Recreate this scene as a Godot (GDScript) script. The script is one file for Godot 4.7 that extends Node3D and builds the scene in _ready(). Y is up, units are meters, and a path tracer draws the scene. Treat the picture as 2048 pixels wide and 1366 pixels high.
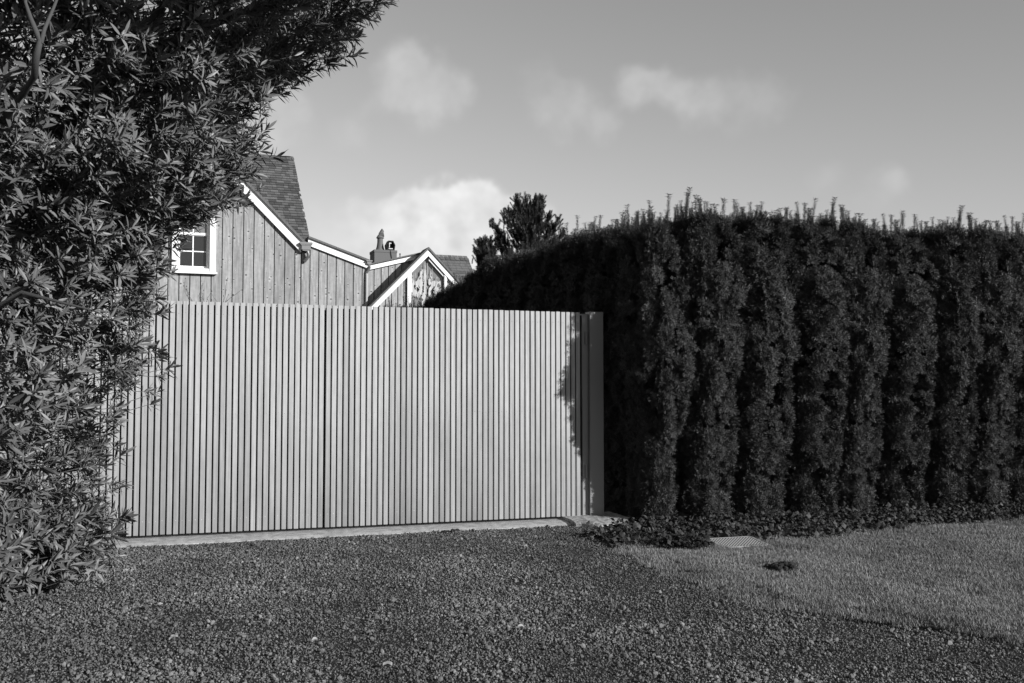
extends Node3D

# ---------------------------------------------------------------- helpers
var rng := RandomNumberGenerator.new()
var nz := FastNoiseLite.new()
var M := {}

func grey(v: float) -> Color:
	return Color(v, v, v).linear_to_srgb()

func lin(v: float) -> Color:
	return Color(v, v, v)

func rf(a: float, b: float) -> float:
	return rng.randf_range(a, b)

class MB:
	var v := PackedVector3Array()
	var n := PackedVector3Array()
	var t := PackedVector2Array()
	var c := PackedColorArray()
	# corners run counter-clockwise seen from outside
	func quad(a: Vector3, b: Vector3, d: Vector3, e: Vector3, col := Color.WHITE, uo := Vector2.ZERO) -> void:
		quad4(a, b, d, e, col, col, col, col, uo)
	func quad4(a: Vector3, b: Vector3, d: Vector3, e: Vector3, ca: Color, cb: Color, cd: Color, ce: Color, uo := Vector2.ZERO) -> void:
		var nn := (b - a).cross(e - a)
		if nn.length_squared() < 1e-14:
			nn = (d - b).cross(a - b)
		nn = nn.normalized()
		for p in [[a, ca], [d, cd], [b, cb], [a, ca], [e, ce], [d, cd]]:
			vert(p[0], nn, p[1], uo)
	func tri(a: Vector3, b: Vector3, d: Vector3, col := Color.WHITE, uo := Vector2.ZERO) -> void:
		var nn := (b - a).cross(d - a).normalized()
		vert(a, nn, col, uo)
		vert(d, nn, col, uo)
		vert(b, nn, col, uo)
	func vert(p: Vector3, nn: Vector3, col: Color, uo: Vector2) -> void:
		v.append(p)
		n.append(nn)
		c.append(col)
		if absf(nn.y) > 0.75:
			t.append(Vector2(p.x, p.z) + uo)
		elif absf(nn.x) > 0.75:
			t.append(Vector2(p.z, -p.y) + uo)
		else:
			t.append(Vector2(p.x, -p.y) + uo)
	func box(lo: Vector3, hi: Vector3, col := Color.WHITE, uo := Vector2.ZERO) -> void:
		hexa([Vector3(lo.x, lo.y, hi.z), Vector3(hi.x, lo.y, hi.z), Vector3(hi.x, hi.y, hi.z), Vector3(lo.x, hi.y, hi.z),
			Vector3(lo.x, lo.y, lo.z), Vector3(hi.x, lo.y, lo.z), Vector3(hi.x, hi.y, lo.z), Vector3(lo.x, hi.y, lo.z)], col, uo)
	# front ring (bl, br, tr, tl) then the back ring
	func hexa(p: Array, col := Color.WHITE, uo := Vector2.ZERO) -> void:
		quad(p[0], p[1], p[2], p[3], col, uo)
		quad(p[5], p[4], p[7], p[6], col, uo)
		quad(p[1], p[5], p[6], p[2], col, uo)
		quad(p[4], p[0], p[3], p[7], col, uo)
		quad(p[3], p[2], p[6], p[7], col, uo)
		quad(p[4], p[5], p[1], p[0], col, uo)
	func tube(pts: Array, rad: Array, sides := 8, col := Color.WHITE, cap := true) -> void:
		var rings := []
		var ref := Vector3(0.31, 0.2, 0.93)
		for i in pts.size():
			var d: Vector3 = (pts[mini(i + 1, pts.size() - 1)] - pts[maxi(i - 1, 0)]).normalized()
			var x := d.cross(ref)
			if x.length() < 0.05:
				x = d.cross(Vector3.UP)
			x = x.normalized()
			var y := d.cross(x).normalized()
			var ring := []
			for k in sides:
				var a := TAU * k / sides
				ring.append([pts[i] + (x * cos(a) + y * sin(a)) * float(rad[i]), x * cos(a) + y * sin(a), Vector2(float(k) / sides, float(i) * 0.3)])
			rings.append(ring)
		for i in rings.size() - 1:
			for k in sides:
				var k2 := (k + 1) % sides
				for q in [rings[i][k], rings[i + 1][k2], rings[i][k2], rings[i][k], rings[i + 1][k], rings[i + 1][k2]]:
					v.append(q[0])
					n.append(q[1])
					t.append(q[2])
					c.append(col)
		if cap:
			var m := rings.size() - 1
			for k in range(1, sides - 1):
				tri(rings[m][0][0], rings[m][k][0], rings[m][k + 1][0], col)
				tri(rings[0][0][0], rings[0][k + 1][0], rings[0][k][0], col)
	func lathe(o: Vector3, prof: Array, sides := 16, col := Color.WHITE) -> void:
		var pts := []
		var rad := []
		for p in prof:
			pts.append(o + Vector3(0, p.y, 0))
			rad.append(p.x)
		for i in prof.size() - 1:
			for k in sides:
				var a := TAU * k / sides
				var b := TAU * (k + 1) / sides
				var p0: Vector3 = pts[i]
				var p1: Vector3 = pts[i + 1]
				quad(p0 + Vector3(cos(a), 0, -sin(a)) * float(rad[i]), p0 + Vector3(cos(b), 0, -sin(b)) * float(rad[i]), p1 + Vector3(cos(b), 0, -sin(b)) * float(rad[i + 1]), p1 + Vector3(cos(a), 0, -sin(a)) * float(rad[i + 1]), col)
	func mesh() -> ArrayMesh:
		var a := []
		a.resize(Mesh.ARRAY_MAX)
		a[Mesh.ARRAY_VERTEX] = v
		a[Mesh.ARRAY_NORMAL] = n
		a[Mesh.ARRAY_TEX_UV] = t
		a[Mesh.ARRAY_COLOR] = c
		var m := ArrayMesh.new()
		m.add_surface_from_arrays(Mesh.PRIMITIVE_TRIANGLES, a)
		return m

# loose leaves: plain triangles, flat shaded
class Leaves:
	var v := PackedVector3Array()
	var c := PackedColorArray()
	func tri(a: Vector3, b: Vector3, d: Vector3, col: Color) -> void:
		v.append(a)
		v.append(b)
		v.append(d)
		c.append(col)
		c.append(col)
		c.append(col)
	func add(tv: PackedVector3Array, x: Transform3D, col: Color) -> void:
		v.append_array(x * tv)
		var cc := PackedColorArray()
		cc.resize(tv.size())
		cc.fill(col)
		c.append_array(cc)
	func mesh() -> ArrayMesh:
		var a := []
		a.resize(Mesh.ARRAY_MAX)
		a[Mesh.ARRAY_VERTEX] = v
		a[Mesh.ARRAY_COLOR] = c
		var m := ArrayMesh.new()
		m.add_surface_from_arrays(Mesh.PRIMITIVE_TRIANGLES, a)
		return m

func put(called: String, mesh: Mesh, mat: Material, parent: Node = self, at := Transform3D()) -> MeshInstance3D:
	var o := MeshInstance3D.new()
	o.name = called
	o.mesh = mesh
	o.material_override = mat
	o.transform = at
	parent.add_child(o, true)
	return o

func thing(called: String, label: String, category: String, at := Vector3.ZERO, group := "") -> Node3D:
	var o := Node3D.new()
	o.name = called
	o.position = at
	add_child(o, true)
	tag(o, label, category, group)
	return o

func tag(o: Node, label: String, category: String, group := "") -> Node:
	o.set_meta("label", label)
	o.set_meta("category", category)
	if group != "":
		o.set_meta("group", group)
	return o

func many(called: String, mesh: Mesh, mat: Material, places: Array, tints: PackedColorArray, parent: Node = self) -> MultiMeshInstance3D:
	var mm := MultiMesh.new()
	mm.transform_format = MultiMesh.TRANSFORM_3D
	mm.use_colors = true
	mm.mesh = mesh
	mm.instance_count = places.size()
	for i in places.size():
		mm.set_instance_transform(i, places[i])
		mm.set_instance_color(i, tints[i])
	var o := MultiMeshInstance3D.new()
	o.name = called
	o.multimesh = mm
	o.material_override = mat
	o.set_meta("kind", "stuff")
	parent.add_child(o, true)
	return o

func material(v: float, rough := 0.8, spec := 0.5, vc := true) -> StandardMaterial3D:
	var m := StandardMaterial3D.new()
	m.albedo_color = grey(v)
	m.roughness = rough
	m.metallic_specular = spec
	m.vertex_color_use_as_albedo = vc
	return m

func frame(y: Vector3, spin := 0.0) -> Basis:
	y = y.normalized()
	var x := y.cross(Vector3(0.123, 0.31, 0.94))
	if x.length() < 0.05:
		x = y.cross(Vector3.RIGHT)
	x = x.normalized()
	return Basis(x, y, x.cross(y)).rotated(y, spin)

func height(x: float, z: float) -> float:
	return 0.085 * smoothstep(-5.2, -9.3, z) + 0.010 * nz.get_noise_2d(x * 55.0, z * 55.0) * smoothstep(30.0, 12.0, Vector2(x, z).length())

# ---------------------------------------------------------------- textures
func seamless(w: int, h: int, freq: float, sd: int, octaves := 4) -> Image:
	var f := FastNoiseLite.new()
	f.seed = sd
	f.frequency = freq
	f.fractal_octaves = octaves
	f.noise_type = FastNoiseLite.TYPE_SIMPLEX_SMOOTH
	return f.get_seamless_image(w, h)

# long grain along v; knots are plain colour in the wood
func wood_texture(sd: int, lo: float, hi: float, knots: int) -> ImageTexture:
	var w := 512
	var h := 1024
	var a := seamless(w, 64, 0.035, sd)
	a.resize(w, h, Image.INTERPOLATE_CUBIC)
	var b := seamless(w, 32, 0.16, sd + 1, 3)
	b.resize(w, h, Image.INTERPOLATE_CUBIC)
	var f := seamless(w, h, 0.02, sd + 2, 5)
	var da := a.get_data()
	var db := b.get_data()
	var df := f.get_data()
	var out := PackedByteArray()
	out.resize(w * h)
	var span := hi - lo
	for i in w * h:
		var q := lo + span * (0.45 * da[i] + 0.35 * db[i] + 0.2 * df[i]) / 255.0
		out[i] = int(clampf(q, 0.0, 1.0) * 255.0)
	for k in knots:
		var cx := rng.randi_range(0, w - 1)
		var cy := rng.randi_range(0, h - 1)
		var rx := rf(6.0, 12.0)
		var ry := rx * rf(0.6, 1.0)
		var bright := rng.randf() < 0.45
		for dy in range(-46, 47):
			for dx in range(-14, 15):
				var e := sqrt(pow(dx / rx, 2.0) + pow(dy / ry, 2.0))
				var halo := sqrt(pow(dx / (rx * 1.5), 2.0) + pow(dy / (ry * 5.0), 2.0))
				var at := posmod(cy + dy, h) * w + posmod(cx + dx, w)
				var q := out[at] / 255.0
				if halo < 1.0:
					q *= lerpf(1.14, 1.0, halo)
				if e < 1.0:
					q *= (1.2 if bright else 0.45) if e < 0.6 else 0.72
				out[at] = int(clampf(q, 0.0, 1.0) * 255.0)
	return ImageTexture.create_from_image(Image.create_from_data(w, h, false, Image.FORMAT_L8, out))

func speckle_texture(sd: int, lo: float, hi: float, grains: float) -> ImageTexture:
	var w := 512
	var a := seamless(w, w, 0.012, sd, 5)
	var da := a.get_data()
	var out := PackedByteArray()
	out.resize(w * w)
	for i in w * w:
		var q := lo + (hi - lo) * da[i] / 255.0 + rf(-grains, grains)
		out[i] = int(clampf(q, 0.0, 1.0) * 255.0)
	return ImageTexture.create_from_image(Image.create_from_data(w, w, false, Image.FORMAT_L8, out))

func bump_texture(freq: float, sd: int, strength: float) -> NoiseTexture2D:
	var f := FastNoiseLite.new()
	f.seed = sd
	f.frequency = freq
	f.fractal_octaves = 4
	var t := NoiseTexture2D.new()
	t.width = 512
	t.height = 512
	t.seamless = true
	t.as_normal_map = true
	t.bump_strength = strength
	t.noise = f
	return t

func make_materials() -> void:
	var m := material(0.52, 0.75, 0.35)
	m.albedo_texture = wood_texture(11, 0.74, 1.0, 0)
	m.uv1_scale = Vector3(1.0 / 0.55, 1.0 / 2.6, 1)
	M.slat = m
	m = material(0.46, 0.8, 0.35)
	m.albedo_texture = wood_texture(31, 0.6, 1.02, 60)
	m.uv1_scale = Vector3(1.0 / 1.1, 1.0 / 2.2, 1)
	M.plank = m
	m = material(0.2, 0.85, 0.3)
	m.albedo_texture = wood_texture(57, 0.6, 1.0, 0)
	m.uv1_scale = Vector3(1.0 / 0.5, 1.0 / 1.5, 1)
	M.shingle = m
	M.white = material(0.8, 0.5, 0.45)
	M.black = material(0.012, 0.7, 0.3)
	M.dark_steel = material(0.2, 0.45, 0.5)
	M.screw = material(0.5, 0.35, 0.6)
	M.gutter = material(0.2, 0.4, 0.5)
	M.gutter.metallic = 0.5
	m = material(0.44, 0.9, 0.3)
	m.albedo_texture = speckle_texture(71, 0.72, 1.0, 0.08)
	m.uv1_triplanar = true
	m.uv1_world_triplanar = true
	m.uv1_scale = Vector3(1.3, 1.3, 1.3)
	m.normal_enabled = true
	m.normal_texture = bump_texture(0.05, 5, 3.0)
	m.normal_scale = 0.5
	M.concrete = m
	m = m.duplicate()
	m.albedo_color = grey(0.5)
	m.albedo_texture = speckle_texture(73, 0.5, 1.0, 0.22)
	m.uv1_scale = Vector3(2.2, 2.2, 2.2)
	m.normal_scale = 1.0
	M.rough_concrete = m
	m = material(0.035, 0.95, 0.3)
	m.albedo_texture = speckle_texture(79, 0.6, 1.0, 0.15)
	m.uv1_triplanar = true
	m.uv1_world_triplanar = true
	m.uv1_scale = Vector3(0.9, 0.9, 0.9)
	m.normal_enabled = true
	m.normal_texture = bump_texture(0.09, 15, 6.0)
	m.normal_scale = 1.0
	M.dirt = m
	M.soil = material(0.03, 0.95, 0.25)
	M.stone = material(1.0, 0.85, 0.4)
	M.grass = material(1.0, 0.6, 0.4)
	M.grass.backlight = grey(0.25)
	M.needle = material(1.0, 0.52, 0.42)
	M.leaf = material(1.0, 0.46, 0.42)
	M.leaf.backlight = grey(0.05)
	M.pine = material(1.0, 0.5, 0.45)
	M.bark = material(0.065, 0.9, 0.3)
	m = M.bark
	m.normal_enabled = true
	m.normal_texture = bump_texture(0.04, 25, 4.0)
	m.uv1_scale = Vector3(2, 2, 2)
	M.glass = material(0.02, 0.06, 0.6, false)
	M.dim_glass = material(0.16, 0.12, 0.5, false)
	M.gauze = material(0.42, 0.9, 0.2)
	M.pipe = material(0.36, 0.6, 0.4)
	M.clay = material(0.12, 0.8, 0.35)
	M.lid = material(0.34, 0.9, 0.12)
	M.dry_leaf = material(0.25, 0.7, 0.3)

# ---------------------------------------------------------------- sky
func pixel_ray(x: float, y: float) -> Vector3:
	# the photograph's lens, used once to aim the clouds of the sky
	var b := Basis.from_euler(Vector3(deg_to_rad(2.78), deg_to_rad(-19.56), 0))
	return (b * Vector3((x - 1024.0) / 2000.0, (683.0 - y) / 2000.0, -1.0)).normalized()

func make_sky(sun_to: Vector3) -> PanoramaSkyMaterial:
	var sw := 384
	var sh := 192
	var small := Image.create(sw, sh, false, Image.FORMAT_RGBF)
	for j in sh:
		var el := 90.0 - (j + 0.5) * 180.0 / sh
		for i in sw:
			var az := (i + 0.5) * TAU / sw
			var e := deg_to_rad(el)
			var d := Vector3(sin(az) * cos(e), sin(e), -cos(az) * cos(e))
			var cg := d.dot(sun_to)
			var gam := rad_to_deg(acos(clampf(cg, -1, 1)))
			var l := 0.143 + 0.668 * exp(-maxf(el, 3.0) / 14.5)
			l *= 0.71 + 0.47 * (cg - 0.26) * (cg - 0.26) + 0.5 * exp(-gam / 18.0)
			if el < 0.0:
				l = lerpf(l, 0.1, smoothstep(0.0, -6.0, el))
			small.set_pixel(i, j, Color(l, l, l))
	var w := 3072
	var h := 1536
	small.resize(w, h, Image.INTERPOLATE_CUBIC)
	var groups := [
		[[815, 412, 40, 0.95], [765, 448, 56, 0.9], [935, 404, 44, 1.0], [885, 456, 62, 0.95], [842, 446, 46, 0.95], [925, 448, 52, 0.95], [988, 420, 44, 0.85], [1035, 432, 44, 0.65], [850, 480, 105, 0.9], [960, 480, 100, 0.9], [705, 465, 65, 0.4], [640, 450, 42, 0.3], [1060, 480, 70, 0.6]],
		[[822, 118, 44, 0.5], [850, 172, 82, 0.45], [780, 188, 55, 0.36], [900, 170, 48, 0.3]],
		[[1058, 146, 50, 0.22], [1150, 226, 60, 0.32], [1205, 244, 40, 0.34], [1090, 218, 46, 0.25], [706, 270, 46, 0.2]],
		[[1258, 180, 40, 0.42], [1318, 170, 44, 0.48], [1362, 196, 58, 0.42], [1425, 214, 60, 0.32], [1525, 192, 62, 0.22]],
		[[1796, 362, 32, 0.42], [1650, 355, 36, 0.16], [1762, 392, 52, 0.16]],
		[[560, 238, 60, 0.3], [536, 285, 52, 0.34]],
	]
	var clouds := []
	for gr in groups:
		var cl := []
		for p in gr:
			cl.append([pixel_ray(p[0], p[1]), p[2] / 2000.0, p[3]])
		clouds.append(cl)
	for k in 26:
		var az := rf(0.75, TAU - 0.35)
		var el := rf(0.10, 0.42)
		var strong := rf(0.3, 0.9) * (1.2 - el * 1.6)
		var cl := []
		for q in 6:
			var a2 := az + rf(-0.1, 0.1)
			var e2 := el + rf(-0.025, 0.03)
			cl.append([Vector3(sin(a2) * cos(e2), sin(e2), -cos(a2) * cos(e2)), rf(0.02, 0.05), strong * rf(0.6, 1.0)])
		clouds.append(cl)
	var f := FastNoiseLite.new()
	f.seed = 23
	f.frequency = 9.5
	f.fractal_octaves = 6
	f.fractal_gain = 0.55
	for cl in clouds:
		var azs := []
		var lo := Vector2(9, 9)
		var hi := Vector2(-9, -9)
		for p in cl:
			var d: Vector3 = p[0]
			var az: float = fposmod(atan2(d.x, -d.z) + PI, TAU) - PI
			if azs.size() and az - azs[0] > PI:
				az -= TAU
			if azs.size() and az - azs[0] < -PI:
				az += TAU
			azs.append(az)
			var el := asin(d.y)
			var r: float = p[1] * 1.9
			lo = lo.min(Vector2(az - r, el - r))
			hi = hi.max(Vector2(az + r, el + r))
		var i0 := int(floor(lo.x / TAU * w))
		var i1 := int(ceil(hi.x / TAU * w))
		var j0 := maxi(0, int(floor((0.5 - hi.y / PI) * h)))
		var j1 := mini(h - 1, int(ceil((0.5 - lo.y / PI) * h)))
		for j in range(j0, j1 + 1):
			var e := (0.5 - (j + 0.5) / h) * PI
			for i in range(i0, i1 + 1):
				var a := (i + 0.5) / w * TAU
				var d := Vector3(sin(a) * cos(e), sin(e), -cos(a) * cos(e))
				var den := 0.0
				var op := 0.0
				var wsum := 0.0
				for p in cl:
					var q: float = (d - p[0]).length() / p[1]
					if q < 1.9:
						var k: float = exp(-q * q * 1.5)
						den += k
						op += k * p[2]
						wsum += k
				if den < 0.02:
					continue
				op /= wsum
				var nn := f.get_noise_3d(d.x, d.y, d.z)
				var n2 := f.get_noise_3d(d.x * 2.7 + 3.0, d.y * 2.7, d.z * 2.7)
				var soft := lerpf(1.15, 0.26, op)
				var al := smoothstep(0.42 - soft * 0.45, 0.42 + soft, den + nn * lerpf(1.15, 0.78, op) + n2 * lerpf(0.4, 0.2, op)) * lerpf(op * 0.42, op, op) * smoothstep(0.05, 0.3, den)
				if al < 0.004:
					continue
				var ii := posmod(i, w)
				var base := small.get_pixel(ii, j).r
				var lit := 0.62 + 0.17 * n2 + 0.08 * nn
				var l := lerpf(base, maxf(lit, base * 1.02), clampf(al, 0, 1))
				small.set_pixel(ii, j, Color(l, l, l))
	var s := PanoramaSkyMaterial.new()
	s.panorama = ImageTexture.create_from_image(small)
	return s

# ---------------------------------------------------------------- gate and concrete
func make_gate() -> void:
	var pitch := 0.0588
	var ends := [[1.5825, 4.372, 1], [1.5735, -1.26, -1]]
	var labels := ["right leaf of the pale slatted gate, hinged beside the dark steel post", "left leaf of the pale slatted gate, its far end behind the leafy tree"]
	for g in 2:
		var x0: float = ends[g][0]
		var x1: float = ends[g][1]
		var s: int = ends[g][2]
		var t := thing("gate_leaf", labels[g], "gate", Vector3(minf(x0, x1), 0.1, -10.0))
		var ox := -t.position
		var b := MB.new()
		b.box(Vector3(minf(x0, x1) + 0.004, 0.135, -10.06) + ox, Vector3(maxf(x0, x1) - 0.004, 2.318, -10.024) + ox)
		put("backing_panel", b.mesh(), M.black, t)
		for y in [[0.24, 0.30], [1.24, 1.30], [2.20, 2.26]]:
			b = MB.new()
			b.box(Vector3(minf(x0, x1) + 0.01, y[0], -10.11) + ox, Vector3(maxf(x0, x1) - 0.01, y[1], -10.062) + ox)
			put("rail", b.mesh(), M.dark_steel, t)
		var sc := MB.new()
		var n := int(absf(x1 - x0) / pitch)
		for k in n:
			var cx: float = x0 + s * (k + 0.5) * pitch
			var hw := 0.0224 + rf(-0.0006, 0.0006)
			var tone := clampf(1.0 + 0.075 * rng.randfn(), 0.80, 1.14)
			var top := 2.346 + rf(-0.002, 0.002)
			var bot := 0.146 + rf(-0.001, 0.002)
			var zf := -10.0 + rf(-0.0015, 0.0015)
			var lean := rf(-0.0012, 0.0012)
			var uo := Vector2(rf(0, 9), rf(0, 9))
			b = MB.new()
			var segs := 11
			var c0 := 0.003
			for i in segs:
				var ys := [lerpf(bot, top, float(i) / segs), lerpf(bot, top, float(i + 1) / segs)]
				var cc := []
				var xx := []
				for y in ys:
					var u: float = (y - bot) / 2.2
					var tint := 1.0 - (0.29 + 0.12 * nz.get_noise_2d(cx * 260.0, 5.0)) * (1.0 - smoothstep(0.0, 0.85, u)) + 0.10 * nz.get_noise_2d(cx * 160.0, y * 45.0) + 0.05 * nz.get_noise_2d(cx * 900.0, y * 130.0)  # tone darkens towards the bottom, with noise blotches along the slat
					tint -= 0.18 * smoothstep(0.16, 0.0, u) * (0.5 + nz.get_noise_2d(cx * 300.0, 77.0))  # blotchy weather stain at the slat foot
					cc.append(lin(clampf(tone * tint, 0.3, 1.25)))
					xx.append(cx + lean * u)
				var A := Vector3(xx[0] - hw + c0, ys[0], zf) + ox
				var B := Vector3(xx[0] + hw - c0, ys[0], zf) + ox
				var C := Vector3(xx[1] + hw - c0, ys[1], zf) + ox
				var D := Vector3(xx[1] - hw + c0, ys[1], zf) + ox
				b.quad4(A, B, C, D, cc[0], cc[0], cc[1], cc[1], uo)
				var q := Vector3(c0, 0, -c0)
				var q2 := Vector3(-c0, 0, -c0)
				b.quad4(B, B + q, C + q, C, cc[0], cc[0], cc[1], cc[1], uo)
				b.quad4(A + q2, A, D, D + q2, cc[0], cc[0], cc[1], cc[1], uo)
				if i == segs - 1:
					b.quad(D + q2, D, C, C + q, cc[1], uo)
					b.quad(D + q2, C + q, C + q + Vector3(0, 0, -0.017), D + q2 + Vector3(0, 0, -0.017), cc[1], uo)
				if i == 0:
					b.quad(A, A + q2, B + q, B, cc[0], uo)
					b.quad(A + q2 + Vector3(0, 0, -0.017), B + q + Vector3(0, 0, -0.017), B + q, A + q2, cc[0], uo)
			var e := Vector3(0, 0, -0.017)
			var z1 := zf - c0
			var bl := Vector3(cx - hw, bot, z1) + ox
			var br := Vector3(cx + hw, bot, z1) + ox
			var tl := Vector3(cx - hw + lean, top, z1) + ox
			var tr := Vector3(cx + hw + lean, top, z1) + ox
			b.quad(br, br + e, tr + e, tr, lin(tone), uo)
			b.quad(bl + e, bl, tl, tl + e, lin(tone), uo)
			b.quad(br + e, bl + e, tl + e, tr + e, lin(tone), uo)
			put("slat", b.mesh(), M.slat, t)
			for y in [0.272, 1.272, 2.232]:
				var p := Vector3(cx + rf(-0.004, 0.004), y + rf(-0.006, 0.006), zf + 0.001) + ox
				var dark: float = [0.95, 0.55, 0.3][0 if y < 1 else (1 if y < 2 else 2)] * rf(0.5, 1.1)
				for a in 6:
					sc.tri(p + Vector3(0, 0, 0.001), p + Vector3(cos(a * TAU / 6), sin(a * TAU / 6), 0) * 0.0038, p + Vector3(cos((a + 1) * TAU / 6), sin((a + 1) * TAU / 6), 0) * 0.0038, lin(dark))
		put("screws", sc.mesh(), M.screw, t).set_meta("kind", "stuff")
		if g == 0:
			b = MB.new()
			b.box(Vector3(1.556, 0.135, -10.075) + ox, Vector3(1.5935, 2.30, -10.035) + ox)
			put("meeting_stile", b.mesh(), M.black, t)
	# steel post at the right end
	var post := thing("gate_post", "dark steel gate post between the slatted gate and the hedge", "post", Vector3(4.5, 0.1, -10.0))
	var pb := MB.new()
	pb.box(Vector3(-0.052, 0.005, -0.10), Vector3(0.108, 2.25, 0.018))
	put("shaft", pb.mesh(), M.dark_steel, post)
	pb = MB.new()
	pb.box(Vector3(-0.122, 0.03, -0.09), Vector3(-0.054, 2.232, -0.03))
	put("hinge_stile", pb.mesh(), M.dark_steel, post)
	pb = MB.new()
	pb.box(Vector3(-0.054, 2.2515, -0.102), Vector3(0.110, 2.256, 0.020))
	put("cap", pb.mesh(), M.dark_steel, post)
	for yy in [0.45, 1.9]:
		pb = MB.new()
		pb.tube([Vector3(-0.082, yy, -0.02), Vector3(-0.082, yy + 0.14, -0.02)], [0.013, 0.013], 8)
		put("hinge", pb.mesh(), M.dark_steel, post)
	# sill under the gate
	pb = MB.new()
	var xs := []
	for i in 61:
		xs.append(lerpf(-1.7, 4.12, i / 60.0))
	for i in 60:
		var P := []
		for x in [xs[i], xs[i + 1]]:
			var wob: float = 0.02 * nz.get_noise_2d(x * 120.0, 3.0)
			var drop: float = 0.006 * nz.get_noise_2d(x * 80.0, 9.0)
			P.append([Vector3(x, 0.118, -10.3), Vector3(x, 0.116 + drop * 0.3, -9.93), Vector3(x, 0.108 + drop, -9.78 + wob), Vector3(x, 0.094 + drop, -9.725 + wob), Vector3(x, -0.1, -9.70 + wob)])
		for k in 4:
			pb.quad(P[0][k + 1], P[1][k + 1], P[1][k], P[0][k])
	tag(put("concrete_sill", pb.mesh(), M.concrete), "long pale concrete sill running along the ground under the gate", "sill")
	# rough corner block
	pb = MB.new()
	var nx := 26
	var nzz := 18
	var top := func(i: int, j: int) -> Vector3:
		var u := float(i) / nx
		var w := float(j) / nzz
		var x := lerpf(4.128, 4.80, u)
		var front := -9.40 - 0.10 * smoothstep(0.6, 1.0, u) - 0.20 * smoothstep(0.3, 0.0, u) + 0.02 * nz.get_noise_1d(u * 900.0)
		var z := lerpf(-10.2, front, w)
		var y := 0.148 - 0.035 * pow(w, 9.0) - 0.012 * w * w
		y += 0.010 * nz.get_noise_2d(x * 600.0, z * 600.0) * w + 0.004 * nz.get_noise_2d(x * 1900.0, z * 1900.0)
		if i == nx or j == nzz:
			y = -0.05
		return Vector3(x, y, z)
	for i in nx:
		for j in nzz:
			pb.quad(top.call(i, j + 1), top.call(i + 1, j + 1), top.call(i + 1, j), top.call(i, j))
	for j in nzz:
		var a: Vector3 = top.call(0, j)
		var b2: Vector3 = top.call(0, j + 1)
		pb.quad(Vector3(a.x, -0.05, a.z), Vector3(b2.x, -0.05, b2.z), b2, a)
	tag(put("concrete_block", pb.mesh(), M.rough_concrete), "rough broken concrete block at the foot of the steel post", "concrete block")

# ---------------------------------------------------------------- ground, gravel, lawn
var lawn_edge := [Vector2(-9.6, 4.3), Vector2(-8.6, 4.02), Vector2(-8.39, 3.92), Vector2(-7.53, 3.85), Vector2(-6.71, 3.89), Vector2(-6.09, 4.0), Vector2(-5.49, 4.29), Vector2(-4.99, 4.64), Vector2(-4.6, 4.82), Vector2(-4.1, 5.5), Vector2(-3.5, 6.8), Vector2(-3.0, 9.0), Vector2(-2.8, 12.0)]
func edge_x(z: float) -> float:
	for i in lawn_edge.size() - 1:
		if z <= lawn_edge[i + 1].x:
			return lerpf(lawn_edge[i].y, lawn_edge[i + 1].y, clampf((z - lawn_edge[i].x) / (lawn_edge[i + 1].x - lawn_edge[i].x), 0, 1)) + 0.07 * nz.get_noise_2d(z * 110.0, 50.0) + 0.05 * nz.get_noise_2d(z * 420.0, 150.0)
	return 14.0

func lawn_back(x: float) -> float:
	# the line where the planting under the hedge starts
	return -8.0 - 0.32 * smoothstep(5.6, 8.0, x) + 0.06 * nz.get_noise_2d(x * 120.0, 20.0) - 0.25 * smoothstep(4.3, 3.9, x)

func lawn_y(x: float, z: float) -> float:
	return height(x, z) + 0.012 + 0.028 * smoothstep(0.0, 0.3, x - edge_x(z)) + 0.015 * nz.get_noise_2d(x * 25.0, z * 25.0)

func make_ground() -> void:
	var b := MB.new()
	var cuts := []
	var c := -400.0
	for q in [-400.0, -150.0, -60.0, -30.0]:
		cuts.append(q)
	for i in 101:
		cuts.append(-14.0 + i * 0.25)
	for q in [16.0, 30.0, 60.0, 150.0, 400.0]:
		cuts.append(q)
	for i in cuts.size() - 1:
		for j in cuts.size() - 1:
			var x0: float = cuts[i]
			var x1: float = cuts[i + 1]
			var z0: float = cuts[j]
			var z1: float = cuts[j + 1]
			b.quad(Vector3(x0, height(x0, z1), z1), Vector3(x1, height(x1, z1), z1), Vector3(x1, height(x1, z0), z0), Vector3(x0, height(x0, z0), z0))
	put("ground", b.mesh(), M.dirt).set_meta("kind", "structure")
	# lawn sheet
	b = MB.new()
	var rows := 70
	var cols := 34
	var P := []
	for j in rows + 1:
		var z := lerpf(-9.5, -2.85, float(j) / rows)
		var row := []
		var xe := edge_x(z)
		row.append(Vector3(xe - 0.02, height(xe, z) - 0.03, z))
		for i in cols + 1:
			var x := lerpf(xe, 14.0, pow(float(i) / cols, 1.7))
			row.append(Vector3(x, lawn_y(x, z), z))
		P.append(row)
	for j in rows:
		for i in cols + 1:
			b.quad(P[j + 1][i], P[j + 1][i + 1], P[j][i + 1], P[j][i])
	put("lawn", b.mesh(), M.soil).set_meta("kind", "structure")

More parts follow.
